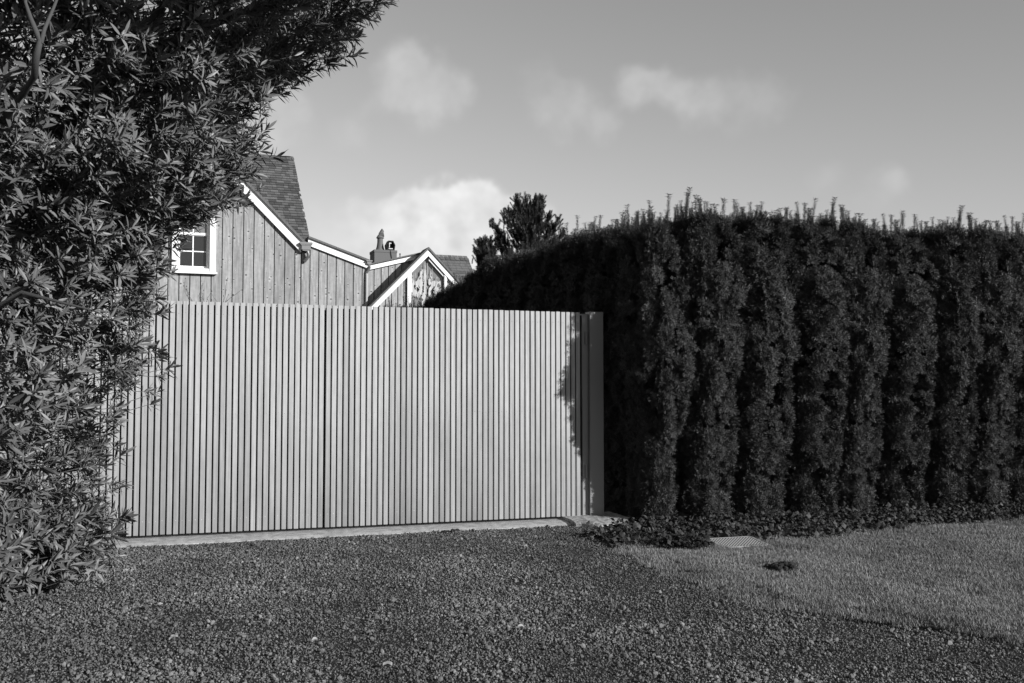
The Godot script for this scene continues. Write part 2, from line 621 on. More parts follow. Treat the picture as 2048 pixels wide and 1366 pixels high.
func make_gravel() -> void:
	# one broken stone, turned and stretched at every place
	var st := Leaves.new()
	var ph := (1.0 + sqrt(5.0)) / 2.0
	var pv := [Vector3(-1, ph, 0), Vector3(1, ph, 0), Vector3(-1, -ph, 0), Vector3(1, -ph, 0), Vector3(0, -1, ph), Vector3(0, 1, ph), Vector3(0, -1, -ph), Vector3(0, 1, -ph), Vector3(ph, 0, -1), Vector3(ph, 0, 1), Vector3(-ph, 0, -1), Vector3(-ph, 0, 1)]
	var fi := [[0, 11, 5], [0, 5, 1], [0, 1, 7], [0, 7, 10], [0, 10, 11], [1, 5, 9], [5, 11, 4], [11, 10, 2], [10, 7, 6], [7, 1, 8], [3, 9, 4], [3, 4, 2], [3, 2, 6], [3, 6, 8], [3, 8, 9], [4, 9, 5], [2, 4, 11], [6, 2, 10], [8, 6, 7], [9, 8, 1]]
	var qv := []
	for p in pv:
		qv.append(p.normalized() * rf(0.36, 0.62))
	for f in fi:
		st.tri(qv[f[0]], qv[f[2]], qv[f[1]], Color.WHITE)
	var mesh := st.mesh()
	var pl := []
	var tn := PackedColorArray()
	var tries := 0
	while pl.size() < 190000 and tries < 800000:
		tries += 1
		var z := rf(-9.72, -2.9)
		var x := rf(-3.4, 7.4)
		var near := clampf((-z - 3.0) / 6.0, 0, 1)
		if x > edge_x(z) + 0.04 - 0.12 * absf(nz.get_noise_2d(x * 400, z * 400)):
			if z > -8.7 or x > 4.95:
				continue
		# outside the lens's reach to either side: thin out
		if x < -1.7 - (z + 6.0) * 0.0 and rng.randf() < 0.75:
			continue
		var patch := nz.get_noise_2d(x * 38.0, z * 38.0)
		var patch2 := nz.get_noise_2d(x * 130.0 + 90.0, z * 130.0)
		var r := rng.randf()
		var s := rf(0.0065, 0.0145)
		if r > 0.80 - 0.25 * patch:
			s = rf(0.0125, 0.022)
		if r > 0.975 - 0.02 * patch - 0.01 * patch2:
			s = rf(0.021, 0.035)
		if patch2 < -0.28 and s > 0.014:
			s *= 0.55
		var bs := Basis.from_euler(Vector3(rf(0, TAU), rf(0, TAU), rf(0, TAU))) * Basis.from_scale(Vector3(rf(0.75, 1.35), rf(0.55, 0.9), rf(0.75, 1.2)) * s)
		pl.append(Transform3D(bs, Vector3(x, height(x, z) + s * rf(-0.2, 0.5), z)))
		var v := 0.100 * exp(0.33 * rng.randfn()) * (1.0 + 0.3 * nz.get_noise_2d(x * 14.0 + 400.0, z * 14.0)) * (1.0 + 0.35 * patch)
		if rng.randf() < 0.004:
			v = rf(0.14, 0.24)
		tn.append(lin(clampf(v, 0.02, 0.5)))
	many("gravel", mesh, M.stone, pl, tn)

func make_grass() -> void:
	var tuft := Leaves.new()
	for k in 52:
		var a := rf(0, TAU)
		var r := sqrt(rng.randf()) * 0.075
		var p := Vector3(cos(a) * r, -0.004, sin(a) * r)
		var h := rf(0.014, 0.031)
		var b := rf(0, TAU)
		var side := Vector3(cos(b), 0, sin(b)) * rf(0.0012, 0.0022)
		var ben := Vector3(cos(b + 1.3), 0, sin(b + 1.3)) * h * rf(0.1, 0.75)
		var m := p + Vector3(0, h * 0.6, 0) + ben * 0.35
		var t := p + Vector3(0, h, 0) + ben
		var col := lin(rf(0.75, 1.2))
		if rng.randf() < 0.06:
			col = lin(1.9)
		tuft.tri(p - side, p + side, m + side * 0.8, col)
		tuft.tri(p - side, m + side * 0.8, m - side * 0.8, col)
		tuft.tri(m - side * 0.8, m + side * 0.8, t, col)
	var pl := []
	var tn := PackedColorArray()
	var tries := 0
	while pl.size() < 22000 and tries < 120000:
		tries += 1
		var z := rf(-8.6, -2.9)
		var x := rf(3.8, 12.5)
		if x > 4.6 + (z + 9.5) * 1.55 + 4.2:
			continue
		var e := x - edge_x(z)
		var strip := e < 0.0
		if e < -0.25 or z < lawn_back(x) - 0.05:
			continue
		if strip and rng.randf() < 0.72 + -e * 2.0:
			continue
		if Vector2(x - 4.72, (z + 6.85) * 1.3).length() < 0.12 + 0.05 * nz.get_noise_2d(x * 500, z * 500):
			continue
		if x > 4.76 and x < 5.25 and z > -8.25 and z < -7.8:
			continue
		var n := nz.get_noise_2d(x * 22.0 + 30.0, z * 22.0)
		var n2 := nz.get_noise_2d(x * 110.0, z * 110.0)
		var s := rf(0.75, 1.2) * (1.0 + 0.25 * n2)
		if n2 < -0.42 and rng.randf() < 0.6:
			continue
		var bs := Basis.from_euler(Vector3(rf(-0.15, 0.15), rf(0, TAU), rf(-0.15, 0.15))) * Basis.from_scale(Vector3(s, s * rf(0.7, 1.25), s))
		pl.append(Transform3D(bs, Vector3(x, (lawn_y(x, z) if not strip else height(x, z)), z)))
		tn.append(lin(0.196 * (1.0 + 0.35 * n + 0.25 * n2) * rf(0.85, 1.15)))
	many("grass", tuft.mesh(), M.grass, pl, tn)

func make_ground_cover() -> void:
	var ros := Leaves.new()
	for k in 9:
		var a := k * 2.4 + rf(-0.3, 0.3)
		var up := rf(0.1, 0.95)
		var d := Vector3(cos(a) * cos(up), sin(up), sin(a) * cos(up))
		var l := rf(0.035, 0.06)
		var side := d.cross(Vector3.UP).normalized() * l * rf(0.28, 0.4)
		var o := Vector3(0, rf(-0.02, 0.04), 0) + d * 0.012
		var dip := Vector3(0, -0.012, 0)
		var col := lin(rf(0.6, 1.35))
		ros.tri(o, o + d * l * 0.45 + side + dip * 0.3, o + d * l * 0.55, col)
		ros.tri(o, o + d * l * 0.55, o + d * l * 0.45 - side + dip * 0.3, col)
		ros.tri(o + d * l * 0.55, o + d * l * 0.45 + side + dip * 0.3, o + d * l + dip, col)
		ros.tri(o + d * l * 0.55, o + d * l + dip, o + d * l * 0.45 - side + dip * 0.3, col)
	var pl := []
	var tn := PackedColorArray()
	var tries := 0
	while pl.size() < 7000 and tries < 60000:
		tries += 1
		var x := rf(3.95, 12.5)
		var back := lawn_back(x)
		var z := rf(-9.95, back + 0.06)
		if (x < 4.86 and z < -9.26) or (x < 4.35 and z < -9.0):
			continue
		if x < 4.25 and rng.randf() < 0.6:
			continue
		if x > 4.74 and x < 5.28 and z > -8.24:
			continue
		var dd := back - z
		var n := nz.get_noise_2d(x * 90.0, z * 90.0)
		var y := height(x, z) + 0.01 + rf(0.0, 0.055) * smoothstep(0.0, 0.25, dd) * (0.8 + n)
		if x < 4.5 and z > -8.5:
			y -= 0.02
		var s := rf(0.7, 1.25)
		pl.append(Transform3D(Basis.from_euler(Vector3(rf(-0.7, 0.7), rf(0, TAU), rf(-0.7, 0.7))).scaled(Vector3(s, s, s)), Vector3(x, y, z)))
		tn.append(lin(0.05 * rf(0.6, 1.5) * (1.0 + 0.4 * n)))
	M.cover = material(1.0, 0.65, 0.3)
	many("ground_cover", ros.mesh(), M.cover, pl, tn)
	# taller weed clump at the left of the lid
	var weed := thing("weed_clump", "dark bushy weed clump on the lawn edge, left of the plastic lid", "weed", Vector3(4.47, height(4.47, -7.95) + 0.02, -7.95))
	pl = []
	tn = PackedColorArray()
	for i in 190:
		var a := rf(0, TAU)
		var r := sqrt(rng.randf()) * 0.2
		var h := rf(0, 0.13) * (1.0 - r / 0.26)
		var s := rf(0.6, 1.1)
		pl.append(Transform3D(Basis.from_euler(Vector3(rf(-0.9, 0.9), rf(0, TAU), rf(-0.9, 0.9))).scaled(Vector3(s, s, s)), Vector3(cos(a) * r * 1.3, h, sin(a) * r * 0.8)))
		tn.append(lin(0.035 * rf(0.6, 1.4)))
	many("foliage", ros.mesh(), M.cover, pl, tn, weed)

func lump(b: MB, o: Vector3, r: Vector3, sd: float, col := Color.WHITE) -> void:
	var nu := 10
	var nv := 6
	var f := func(i: int, j: int) -> Vector3:
		var a := TAU * (i % nu) / nu
		var e := lerpf(-PI / 2, PI / 2, float(j) / nv)
		var d := Vector3(cos(a) * cos(e), sin(e), sin(a) * cos(e))
		var k := 1.0 + 0.38 * nz.get_noise_3d(d.x * 130.0 + sd, d.y * 130.0, d.z * 130.0 + sd)
		return o + d * r * k
	for i in nu:
		for j in nv:
			b.quad(f.call(i + 1, j), f.call(i, j), f.call(i, j + 1), f.call(i + 1, j + 1), col)

func make_small_things() -> void:
	# plastic box lid in the planting
	var lid := thing("utility_box_lid", "pale ribbed plastic utility box lid lying tilted at the lawn edge", "utility box", Vector3(5.025, 0.118, -7.99))
	lid.rotation = Vector3(deg_to_rad(4), deg_to_rad(-7), deg_to_rad(1))
	var b := MB.new()
	var hw := 0.225
	var hd := 0.19
	var ring := func(x: float, z: float, r: float) -> Array:
		var o := []
		for q in [[x - r, z - r, 0.0], [-x + r, z - r, 90.0], [-x + r, -z + r, 180.0], [x - r, -z + r, 270.0]]:
			for k in 5:
				var a := deg_to_rad(q[2] + k * 22.5)
				o.append(Vector3(q[0] + cos(a) * r, 0, q[1] + sin(a) * r))
		return o
	var R0: Array = ring.call(hw, hd, 0.05)
	var R1: Array = ring.call(hw - 0.004, hd - 0.004, 0.046)
	var R2: Array = ring.call(hw - 0.016, hd - 0.016, 0.036)
	for i in R0.size():
		var k := (i + 1) % R0.size()
		var dn := Vector3(0, -0.03, 0)
		var up := Vector3(0, 0.001, 0)
		b.quad(R0[k] + dn, R0[i] + dn, R0[i], R0[k])
		b.quad(R0[k], R0[i], R1[i] + up, R1[k] + up)
		b.quad(R1[k] + up, R1[i] + up, R2[i] + up, R2[k] + up)
		b.quad(R2[k] + up, R2[i] + up, R2[i] - Vector3(0, 0.0015, 0), R2[k] - Vector3(0, 0.0015, 0))
		b.tri(R2[i] - Vector3(0, 0.0015, 0), Vector3(0, -0.0015, 0), R2[k] - Vector3(0, 0.0015, 0), lin(0.22))
	put("cover", b.mesh(), M.lid, lid)
	b = MB.new()
	for i in range(-16, 17):
		var off := i * 0.029
		var seg := []
		for s in 41:
			var p := Vector2(off, 0) + Vector2(0.6, -0.8) * lerpf(-0.4, 0.4, s / 40.0)
			if absf(p.x) < hw - 0.018 and absf(p.y) < hd - 0.018:
				seg.append(p)
		if seg.size() > 1:
			var p0: Vector2 = seg[0]
			var p1: Vector2 = seg[-1]
			var sd := Vector2(-0.8, -0.6) * 0.0062
			b.hexa([Vector3(p1.x - sd.x, -0.0014, p1.y - sd.y), Vector3(p1.x + sd.x, -0.0014, p1.y + sd.y), Vector3(p1.x + sd.x, -0.0009, p1.y + sd.y), Vector3(p1.x - sd.x, -0.0009, p1.y - sd.y),
				Vector3(p0.x - sd.x, -0.0014, p0.y - sd.y), Vector3(p0.x + sd.x, -0.0014, p0.y + sd.y), Vector3(p0.x + sd.x, -0.0009, p0.y + sd.y), Vector3(p0.x - sd.x, -0.0009, p0.y - sd.y)])
	put("ribs", b.mesh(), M.lid, lid)
	b = MB.new()
	b.box(Vector3(-0.2, -0.16, -0.165), Vector3(0.2, -0.031, 0.165))
	put("box", b.mesh(), M.black, lid)
	# soil thrown up on the lawn
	b = MB.new()
	for i in 42:
		var a := rf(0, TAU)
		var r := sqrt(rng.randf())
		var s := rf(0.012, 0.032)
		lump(b, Vector3(cos(a) * r * 0.16, 0.045 * (1.0 - r) + 0.012, sin(a) * r * 0.09), Vector3(s, s * 0.8, s), i * 13.0, lin(rf(0.5, 1.2)))
	var mound := put("soil_mound", b.mesh(), M.soil)
	mound.position = Vector3(4.72, lawn_y(4.72, -6.85), -6.85)
	tag(mound, "small mound of dark crumbly soil thrown up on the lawn", "soil mound")
	b = MB.new()
	for i in 14:
		var s := rf(0.008, 0.018)
		lump(b, Vector3(rf(-0.09, 0.09), 0.012, rf(-0.03, 0.03)), Vector3(s * 1.3, s * 0.8, s), i * 17.0, lin(rf(0.5, 1.2)))
	var clod := put("debris_clump", b.mesh(), M.soil)
	clod.position = Vector3(2.77, height(2.77, -9.6) + 0.005, -9.62)
	tag(clod, "dark clump of old leaves and soil against the sill, right of the middle", "debris")
	# dry leaves on the gravel
	var spots := [[1.199, -5.382, 0.036, "large pale curled dry leaf on the gravel near the bottom of the picture"], [1.227, -7.451, 0.03, "small pale dry leaf on the gravel in front of the gate's meeting line"],
		[0.31, -7.9, 0.03, ""], [0.12, -6.3, 0.034, ""], [2.9, -6.6, 0.03, ""], [3.15, -8.5, 0.03, ""], [0.9, -6.0, 0.026, ""], [2.15, -5.9, 0.03, ""]]
	for s in spots:
		b = MB.new()
		var l: float = s[2]
		var mid := []
		for i in 6:
			var u := i / 5.0
			var wd := l * 0.33 * sin(PI * clampf(u * 0.9 + 0.06, 0, 1))
			mid.append([Vector3((u - 0.5) * l * 1.6, 0.012 * sin(u * 3.0), 0), wd])
		for i in 5:
			var p: Array = mid[i]
			var q: Array = mid[i + 1]
			b.quad(p[0] + Vector3(0, 0.010, p[1]), q[0] + Vector3(0, 0.010, q[1]), q[0], p[0])
			b.quad(p[0], q[0], q[0] + Vector3(0, 0.016, -q[1]), p[0] + Vector3(0, 0.016, -p[1]))
		var o := put("fallen_leaf", b.mesh(), M.dry_leaf)
		o.position = Vector3(s[0], height(s[0], s[1]) + 0.014, s[1])
		o.rotation = Vector3(rf(-0.3, 0.3), rf(0, TAU), rf(-0.3, 0.3))
		if s[3] == "":
			tag(o, "small pale dry leaf lying on the open dark gravel", "dry leaf", "dry leaves scattered on the gravel")
		else:
			tag(o, s[3], "dry leaf")

# ---------------------------------------------------------------- yew hedge
func needle(s: Leaves, o: Vector3, d: Vector3, l: float, w: float, col: Color) -> void:
	var side := d.cross(Vector3(0.2, 1, 0.35)).normalized() * w
	var lift := side.cross(d).normalized() * w * 0.45
	s.tri(o, o + d * l * 0.5 + side + lift, o + d * l, col)
	s.tri(o, o + d * l, o + d * l * 0.5 - side + lift, col)

func tuft_mesh(shoots: int) -> ArrayMesh:
	# a bunch of short shoots that fans out round +Y
	var s := Leaves.new()
	for k in shoots:
		var a := k * 2.39996 + rf(-0.3, 0.3)
		var el := lerpf(0.1, 1.35, float(k) / shoots) + rf(-0.15, 0.15)
		var ax := Vector3(cos(a) * cos(el), sin(el), sin(a) * cos(el))
		var b := frame(ax, rf(0, TAU))
		var o := Vector3(0, rf(-0.03, 0.02), 0) + ax * 0.012
		var ln := rf(0.045, 0.075)
		var n := 18
		var tone := rf(0.75, 1.2)
		for i in n:
			var u := float(i) / n
			var a2 := i * 2.39996
			var e2 := lerpf(0.2, 1.2, pow(u, 1.5)) + rf(-0.2, 0.2)
			var d := b * Vector3(cos(a2) * cos(e2), sin(e2), sin(a2) * cos(e2))
			needle(s, o + ax * u * ln, d, rf(0.031, 0.047) * (1.0 if u < 0.75 else 0.75), rf(0.0027, 0.0038), lin(tone * rf(0.75, 1.3)))
	return s.mesh()

func leader_mesh(h: float) -> ArrayMesh:
	var s := Leaves.new()
	var n := int(h * 420)
	for k in n:
		var u := float(k) / n
		var a := k * 2.39996
		var el := rf(0.1, 0.8)
		if u > 0.9:
			el = rf(0.0, 0.7)
		var d := Vector3(cos(a) * cos(el), sin(el), sin(a) * cos(el))
		needle(s, Vector3(0, u * h, 0), d, rf(0.028, 0.050) * (1.2 if u > 0.92 else lerpf(1.15, 0.7, u)), 0.0052, lin(rf(0.8, 1.3)))
	for k in 4:
		var a := k * TAU / 4
		var b := (k + 1) * TAU / 4
		var r := 0.0042
		s.tri(Vector3(cos(a) * r, -0.3, sin(a) * r), Vector3(cos(b) * r, -0.3, sin(b) * r), Vector3(0, h, 0), lin(1.6))
	return s.mesh()

func yew(called: String, sd: int, rx: float, rz: float, H: float, count: int, sprig: Mesh, leaders: Array, n_lead: int, foot := 0.74, foot_h := 0.45, foot_a := 0.02, top_in := 0.0) -> Node3D:
	rng.seed = sd
	var t := thing(called, "", "shrub")
	var b := MB.new()
	b.tube([Vector3(0, -0.05, 0), Vector3(0.02, H * 0.4, 0.02), Vector3(-0.02, H * 0.85, 0)], [0.045, 0.035, 0.012], 7)
	put("trunk", b.mesh(), M.bark, t)
	var prof := func(y: float) -> float:
		var u := y / H
		return foot + (1.0 - foot) * smoothstep(foot_a, foot_h, u) + 0.10 * smoothstep(0.35, 0.65, u) - 0.22 * smoothstep(0.86, 1.0, u) - top_in * smoothstep(0.58, 0.78, u)
	var pl := []
	var tn := PackedColorArray()
	var off := sd * 7.3
	var clusters := count
	var made := 0
	while made < clusters:
		var y := rf(0.05, H)
		var a := rf(0, TAU)
		var ca := cos(a)
		var sa := sin(a)
		var n := nz.get_noise_3d(ca * 50.0 + off, y * 16.0, sa * 50.0)
		var n2 := nz.get_noise_3d(ca * 120.0 + off, y * 120.0, sa * 120.0)
		var r: float = prof.call(y) * (1.0 + 0.17 * n + 0.24 * n2)
		var inner := rng.randf() < 0.27
		if inner:
			r *= rf(0.45, 0.8)
		else:
			r *= rf(0.86, 1.03)
			if n2 + n * 0.5 < -0.21:
				continue
		made += 1
		var bx := signf(ca) * pow(absf(ca), 0.74)
		var bz := signf(sa) * pow(absf(sa), 0.74)
		var out := Vector3(signf(ca) * pow(absf(bx), 1.5) / rx, 0, signf(sa) * pow(absf(bz), 1.5) / rz).normalized()
		var o := Vector3(bx * rx * r, y, bz * rz * r)
		var tone := 0.039 * exp(0.22 * rng.randfn())
		var d := out * rf(0.5, 1.0) + Vector3(0, rf(0.1, 0.8) + 1.0 * smoothstep(0.82, 1.0, y / H), 0) + Vector3(rf(-0.4, 0.4), rf(-0.2, 0.2), rf(-0.4, 0.4))
		var s := rf(0.75, 1.2)
		pl.append(Transform3D(frame(d, rf(0, TAU)).scaled(Vector3(s, s * rf(0.9, 1.2), s)), o))
		tn.append(lin(tone))
	# upright shoots all over the top
	many("foliage", sprig, M.needle, pl, tn, t)
	for k in n_lead:
		var a := rf(0, TAU)
		var q := sqrt(rng.randf()) * 0.85
		var o := put("leader_shoot", leaders[k % leaders.size()], M.leader, t)
		var s := rf(0.5, 0.95)
		if rng.randf() < 0.12:
			s *= 1.3
		o.transform = Transform3D(frame(Vector3(rf(-0.16, 0.16), 1, rf(-0.16, 0.16)), rf(0, TAU)).scaled(Vector3(lerpf(1.0, s, 0.5), s, lerpf(1.0, s, 0.5))), Vector3(cos(a) * q * rx * 0.8, H - rf(0.0, 0.14) - 0.08 * q, sin(a) * q * rz * 0.8))
	for k in 5:
		# young upright shoots on the lit faces
		var a := rf(0.2, PI - 0.2)
		var y := rf(H * 0.45, H * 0.85)
		var o := put("leader_shoot", leaders[k % leaders.size()], M.leader, t)
		o.transform = Transform3D(frame(Vector3(rf(-0.06, 0.06), 1, rf(0, 0.1)), rf(0, TAU)), Vector3(cos(a) * rx * 0.98, y, sin(a) * rz * 0.98))
	return t

func make_hedge() -> void:
	M.leader = material(0.075, 0.5, 0.45)
	rng.seed = 900
	var sprigs := [tuft_mesh(9), tuft_mesh(8), tuft_mesh(9)]
	var leaders := [leader_mesh(0.34), leader_mesh(0.42), leader_mesh(0.27)]
	var proto := []
	for k in 3:
		proto.append(yew("yew_shrub", 100 + k, 0.288, 0.56, 3.24, 2700, sprigs[k], leaders, 40))
	var corner := yew("yew_shrub", 140, 0.30, 0.56, 3.07, 2700, sprigs[0], leaders, 40, 0.50, 0.52, 0.2, 0.22)
	var place := ["corner yew column of the hedge, next to the gate post", "second yew column from the hedge corner, behind the weed clump", "third yew column from the hedge corner, behind the plastic lid", "fourth yew column from the hedge corner along the lawn", "fifth yew column from the hedge corner along the lawn",
		"sixth yew column from the hedge corner, above the middle of the lawn", "seventh yew column from the hedge corner, third before the picture's edge", "eighth yew column from the hedge corner, second before the picture's edge", "ninth yew column from the hedge corner, at the picture's right edge", "yew column carrying the roadside hedge on past the picture's right edge"]
	var xs := [5.045, 5.56, 6.20, 6.84, 7.46, 8.08, 8.71, 9.33, 9.93, 10.54, 11.15, 11.76, 12.37]
	rng.seed = 77
	var used := 0
	for i in 13:
		var o: Node3D
		if i == 0:
			o = corner
		elif used < 3:
			o = proto[used]
			used += 1
		else:
			o = proto[(i * 2 + 1) % 3].duplicate()
			o.name = "yew_shrub"
			add_child(o, true)
		o.position = Vector3(xs[i], height(xs[i], -9.75), -9.68 + rf(-0.04, 0.04))
		o.scale = Vector3(rf(0.88, 1.08), rf(0.98, 1.02), rf(0.92, 1.08))
		tag(o, place[mini(i, 9)], "hedge shrub", "yew columns of the roadside hedge")
	for k in 14:
		var o: Node3D = proto[k % 3].duplicate()
		o.name = "yew_shrub"
		add_child(o, true)
		o.position = Vector3(5.38 + rf(-0.04, 0.04), 0.06, -10.5 - k * 0.61)
		o.rotation.y = -PI / 2
		o.scale = Vector3(rf(0.96, 1.08), rf(0.98, 1.02) + 0.045 * smoothstep(0.0, 2.0, float(k)) - 0.014 * maxf(0, k - 8), rf(0.95, 1.05))
		tag(o, "dark shaded yew column in the hedge run receding behind the gate", "hedge shrub", "yew columns receding behind the gate")
	var low := [[3.95, -19.6, 0.885, "lowest sunlit shrub tip over the gate, nearest the downpipe"], [4.4, -19.5, 0.92, "sunlit shrub top over the gate, below the small gable's left slope"], [4.85, -19.6, 0.95, "sunlit shrub top over the gate, below the small gable's window"]]
	for k in 3:
		var o: Node3D = proto[k].duplicate()
		o.name = "yew_shrub"
		add_child(o, true)
		o.position = Vector3(low[k][0], 0.05, low[k][1])
		o.rotation.y = k * 2.0
		o.scale = Vector3(0.9, low[k][2], 0.6)
		tag(o, low[k][3], "shrub")

# ---------------------------------------------------------------- broad-leaved tree
func blade(l: float, w: float, curl: float, fold: float) -> PackedVector3Array:
	# a lance-shaped leaf along +Y, its upper face towards +Z
	var s := Leaves.new()
	var rows := []
	for q in [[0.0, 0.0], [0.25, 0.78], [0.52, 1.0], [0.80, 0.62], [1.0, 0.0]]:
		var u: float = q[0]
		var ww: float = w * q[1]
		var c := Vector3(curl * 0.25 * l * u * u, l * u, -curl * l * u * u - fold * ww)
		rows.append([c + Vector3(-ww, 0, fold * ww), c, c + Vector3(ww, 0, fold * ww)])
	for k in 2:
		s.tri(rows[0][1], rows[1][k], rows[1][k + 1], Color.WHITE)
		s.tri(rows[1][k], rows[2][k], rows[2][k + 1], Color.WHITE)
		s.tri(rows[1][k], rows[2][k + 1], rows[1][k + 1], Color.WHITE)
		s.tri(rows[2][k], rows[3][k], rows[3][k + 1], Color.WHITE)
		s.tri(rows[2][k], rows[3][k + 1], rows[2][k + 1], Color.WHITE)
		s.tri(rows[3][k], rows[4][1], rows[3][k + 1], Color.WHITE)
	return s.v

func crown_radius(h: float, phi: float) -> float:
	# phi 0 looks along the way the crown leans out over the drive
	var side := maxf(0.0, cos(phi))
	var k := [[0.0, 0.98], [0.15, 1.15], [0.45, 1.44], [0.9, 1.5], [1.25, 1.62], [1.64, 1.83], [1.97, 1.80], [2.15, 1.93], [2.5, 1.93], [2.8, 2.16], [3.05, 2.33], [3.4, 2.42], [3.77, 2.5], [4.0, 2.5], [4.15, 2.72], [4.3, 3.05], [4.7, 3.5], [5.2, 3.1], [5.8, 2.1], [6.2, 0.6]]
	var r := 0.3
	for i in k.size() - 1:
		if h >= k[i][0] and h <= k[i + 1][0]:
			r = lerpf(k[i][1], k[i + 1][1], (h - k[i][0]) / (k[i + 1][0] - k[i][0]))
	r -= 0.29 * smoothstep(0.2, 0.6, h) * smoothstep(3.02, 2.68, h) + 0.15 * smoothstep(2.5, 2.8, h) * smoothstep(3.9, 3.4, h)
	var core := minf(maxf(r, 1.6), 1.5 + 0.2 * h)
	return lerpf(core, r, pow(side, 1.5))

func make_tree() -> void:
	rng.seed = 4242
	var base := Vector3(-1.67, 0.02, -8.44)
	var t := thing("broadleaf_tree", "large evergreen tree with lance-shaped leaves overhanging the left side of the gate", "tree", base)
	var b := MB.new()
	b.tube([Vector3(0, -0.1, 0), Vector3(0.05, 0.6, 0.05), Vector3(0.12, 1.4, 0.25), Vector3(0.2, 2.2, 0.6)], [0.17, 0.13, 0.11, 0.09], 10)
	put("trunk", b.mesh(), M.bark, t)
	var limbs := [
		[[Vector3(-1.021, 2.969, -6.662), Vector3(-0.894, 3.038, -6.507), Vector3(-0.745, 3.151, -6.236), Vector3(-0.656, 3.217, -5.988), Vector3(-0.641, 3.307, -5.872), Vector3(-0.627, 3.388, -5.863), Vector3(-0.67, 3.496, -5.873), Vector3(-0.71, 3.629, -5.986), Vector3(-0.72, 3.9, -6.0)], 0.034, 0.010],
		[[Vector3(-0.627, 3.388, -5.863), Vector3(-0.593, 3.442, -5.848), Vector3(-0.564, 3.602, -5.936), Vector3(-0.5, 3.85, -5.95)], 0.016, 0.008],
		[[Vector3(-1.4, 2.3, -7.8), Vector3(-1.2, 2.6, -7.2), Vector3(-1.021, 2.969, -6.662)], 0.06, 0.036],
		[[Vector3(-1.47, 2.2, -7.84), Vector3(-0.9, 2.9, -7.4), Vector3(-0.57, 3.58, -7.55), Vector3(-0.39, 3.68, -7.14), Vector3(-0.32, 3.72, -7.0), Vector3(-0.15, 3.79, -6.82), Vector3(0.012, 3.99, -6.75), Vector3(0.3, 4.5, -6.8)], 0.045, 0.02],
		[[Vector3(-1.5, 2.0, -7.9), Vector3(-1.0, 3.0, -8.0), Vector3(-0.2, 3.9, -7.6), Vector3(0.7, 4.3, -7.3), Vector3(1.3, 4.4, -7.1)], 0.08, 0.012],
		[[Vector3(-1.5, 1.6, -8.1), Vector3(-1.2, 1.9, -7.3), Vector3(-0.8, 2.1, -6.9), Vector3(-0.4, 2.0, -6.8)], 0.04, 0.008],
		[[Vector3(-1.6, 0.9, -8.4), Vector3(-1.1, 1.3, -7.9), Vector3(-0.5, 1.6, -7.7)], 0.035, 0.007],
		[[Vector3(-1.6, 1.3, -8.3), Vector3(-2.2, 2.6, -8.8), Vector3(-2.6, 4.0, -9.0), Vector3(-2.5, 5.0, -8.9)], 0.08, 0.02],
		[[Vector3(-1.5, 2.1, -7.9), Vector3(-1.5, 3.5, -8.0), Vector3(-1.2, 5.0, -7.9), Vector3(-1.1, 5.8, -7.8)], 0.08, 0.02],
	]
	for l in limbs:
		var pts := []
		var rad := []
		for i in l[0].size():
			pts.append(l[0][i] - base + Vector3(nz.get_noise_1d(i * 90.0 + l[1] * 9000.0), nz.get_noise_1d(i * 90.0 + 500.0), 0) * 0.03)
			rad.append(lerpf(l[1], l[2], float(i) / (l[0].size() - 1)) * (0.8 + 0.25 * nz.get_noise_1d(i * 140.0 + 90.0)))
		b = MB.new()
		b.tube(pts, rad, 9)
		put("limb", b.mesh(), M.bark, t)
	# leaves
	var leaf_v := []
	for k in 4:
		leaf_v.append(blade(1.0, rf(0.092, 0.12), rf(-0.05, 0.38), rf(0.25, 0.5)))
	var ros := []
	for k in 7:
		var arr := []
		var n := rng.randi_range(9, 14)
		for i in n:
			var u := float(i) / n
			var a := i * 2.39996 + rf(-0.25, 0.25)
			var el := lerpf(0.25, 1.3, pow(u, 0.8)) + rf(-0.35, 0.35)
			var d := Vector3(cos(a) * cos(el), sin(el), sin(a) * cos(el))
			var zz := (Vector3.UP - d * d.y).normalized()
			var xx := d.cross(zz)
			var l := rf(0.075, 0.135) * lerpf(1.0, 0.72, u)
			arr.append([rng.randi_range(0, 3), Transform3D(Basis(xx, d, zz).scaled(Vector3(l, l, l)), Vector3(0, u * 0.075 - 0.05, 0)), rf(0.7, 1.35)])
		ros.append(arr)
	var fol := Leaves.new()
	var tw := Leaves.new()
	var cam := Vector3(0, 1.5, 0)
	var near := []
	var lean := Vector3(0.942, 0, 0.335)
	var turn := atan2(lean.z, lean.x)
	var made := 0
	while made < 14800:
		var h := rf(0.02, 6.1)
		if h > 4.6 and rng.randf() < 0.5:
			continue
		var a := rf(-PI, PI)
		# the far side is seldom seen: fewer leaves there
		var ph := a - turn
		var dir := Vector3(cos(a), 0, sin(a))
		var to_cam := (cam - base)
		to_cam.y = 0
		var facing := dir.dot(to_cam.normalized())
		if facing < -0.3 and rng.randf() < (0.85 if h < 2.6 else 0.45):
			continue
		var n := nz.get_noise_3d(cos(a) * 45.0, h * 28.0, sin(a) * 45.0 + 300.0)
		var n2 := nz.get_noise_3d(cos(a) * 140.0, h * 80.0, sin(a) * 140.0 + 100.0)
		var R := crown_radius(h, wrapf(ph, -PI, PI)) * (1.0 + 0.14 * n + 0.08 * n2)
		R += 1.2 * smoothstep(4.0, 4.45, h) * smoothstep(5.6, 4.9, h) * pow(maxf(0.0, dir.dot(Vector3(0.5, 0, 0.866))), 9.0)  # unseen bulge towards the sun, shaped to shade the upper crown
		var depth := -log(1.0 - rng.randf() * 0.985) * 0.31
		if rng.randf() > R / 2.9:
			continue
		if depth < 0.16 and n2 + 0.5 * n < -0.10:
			continue
		var r := R - depth
		var spray := rng.randf() < 0.07
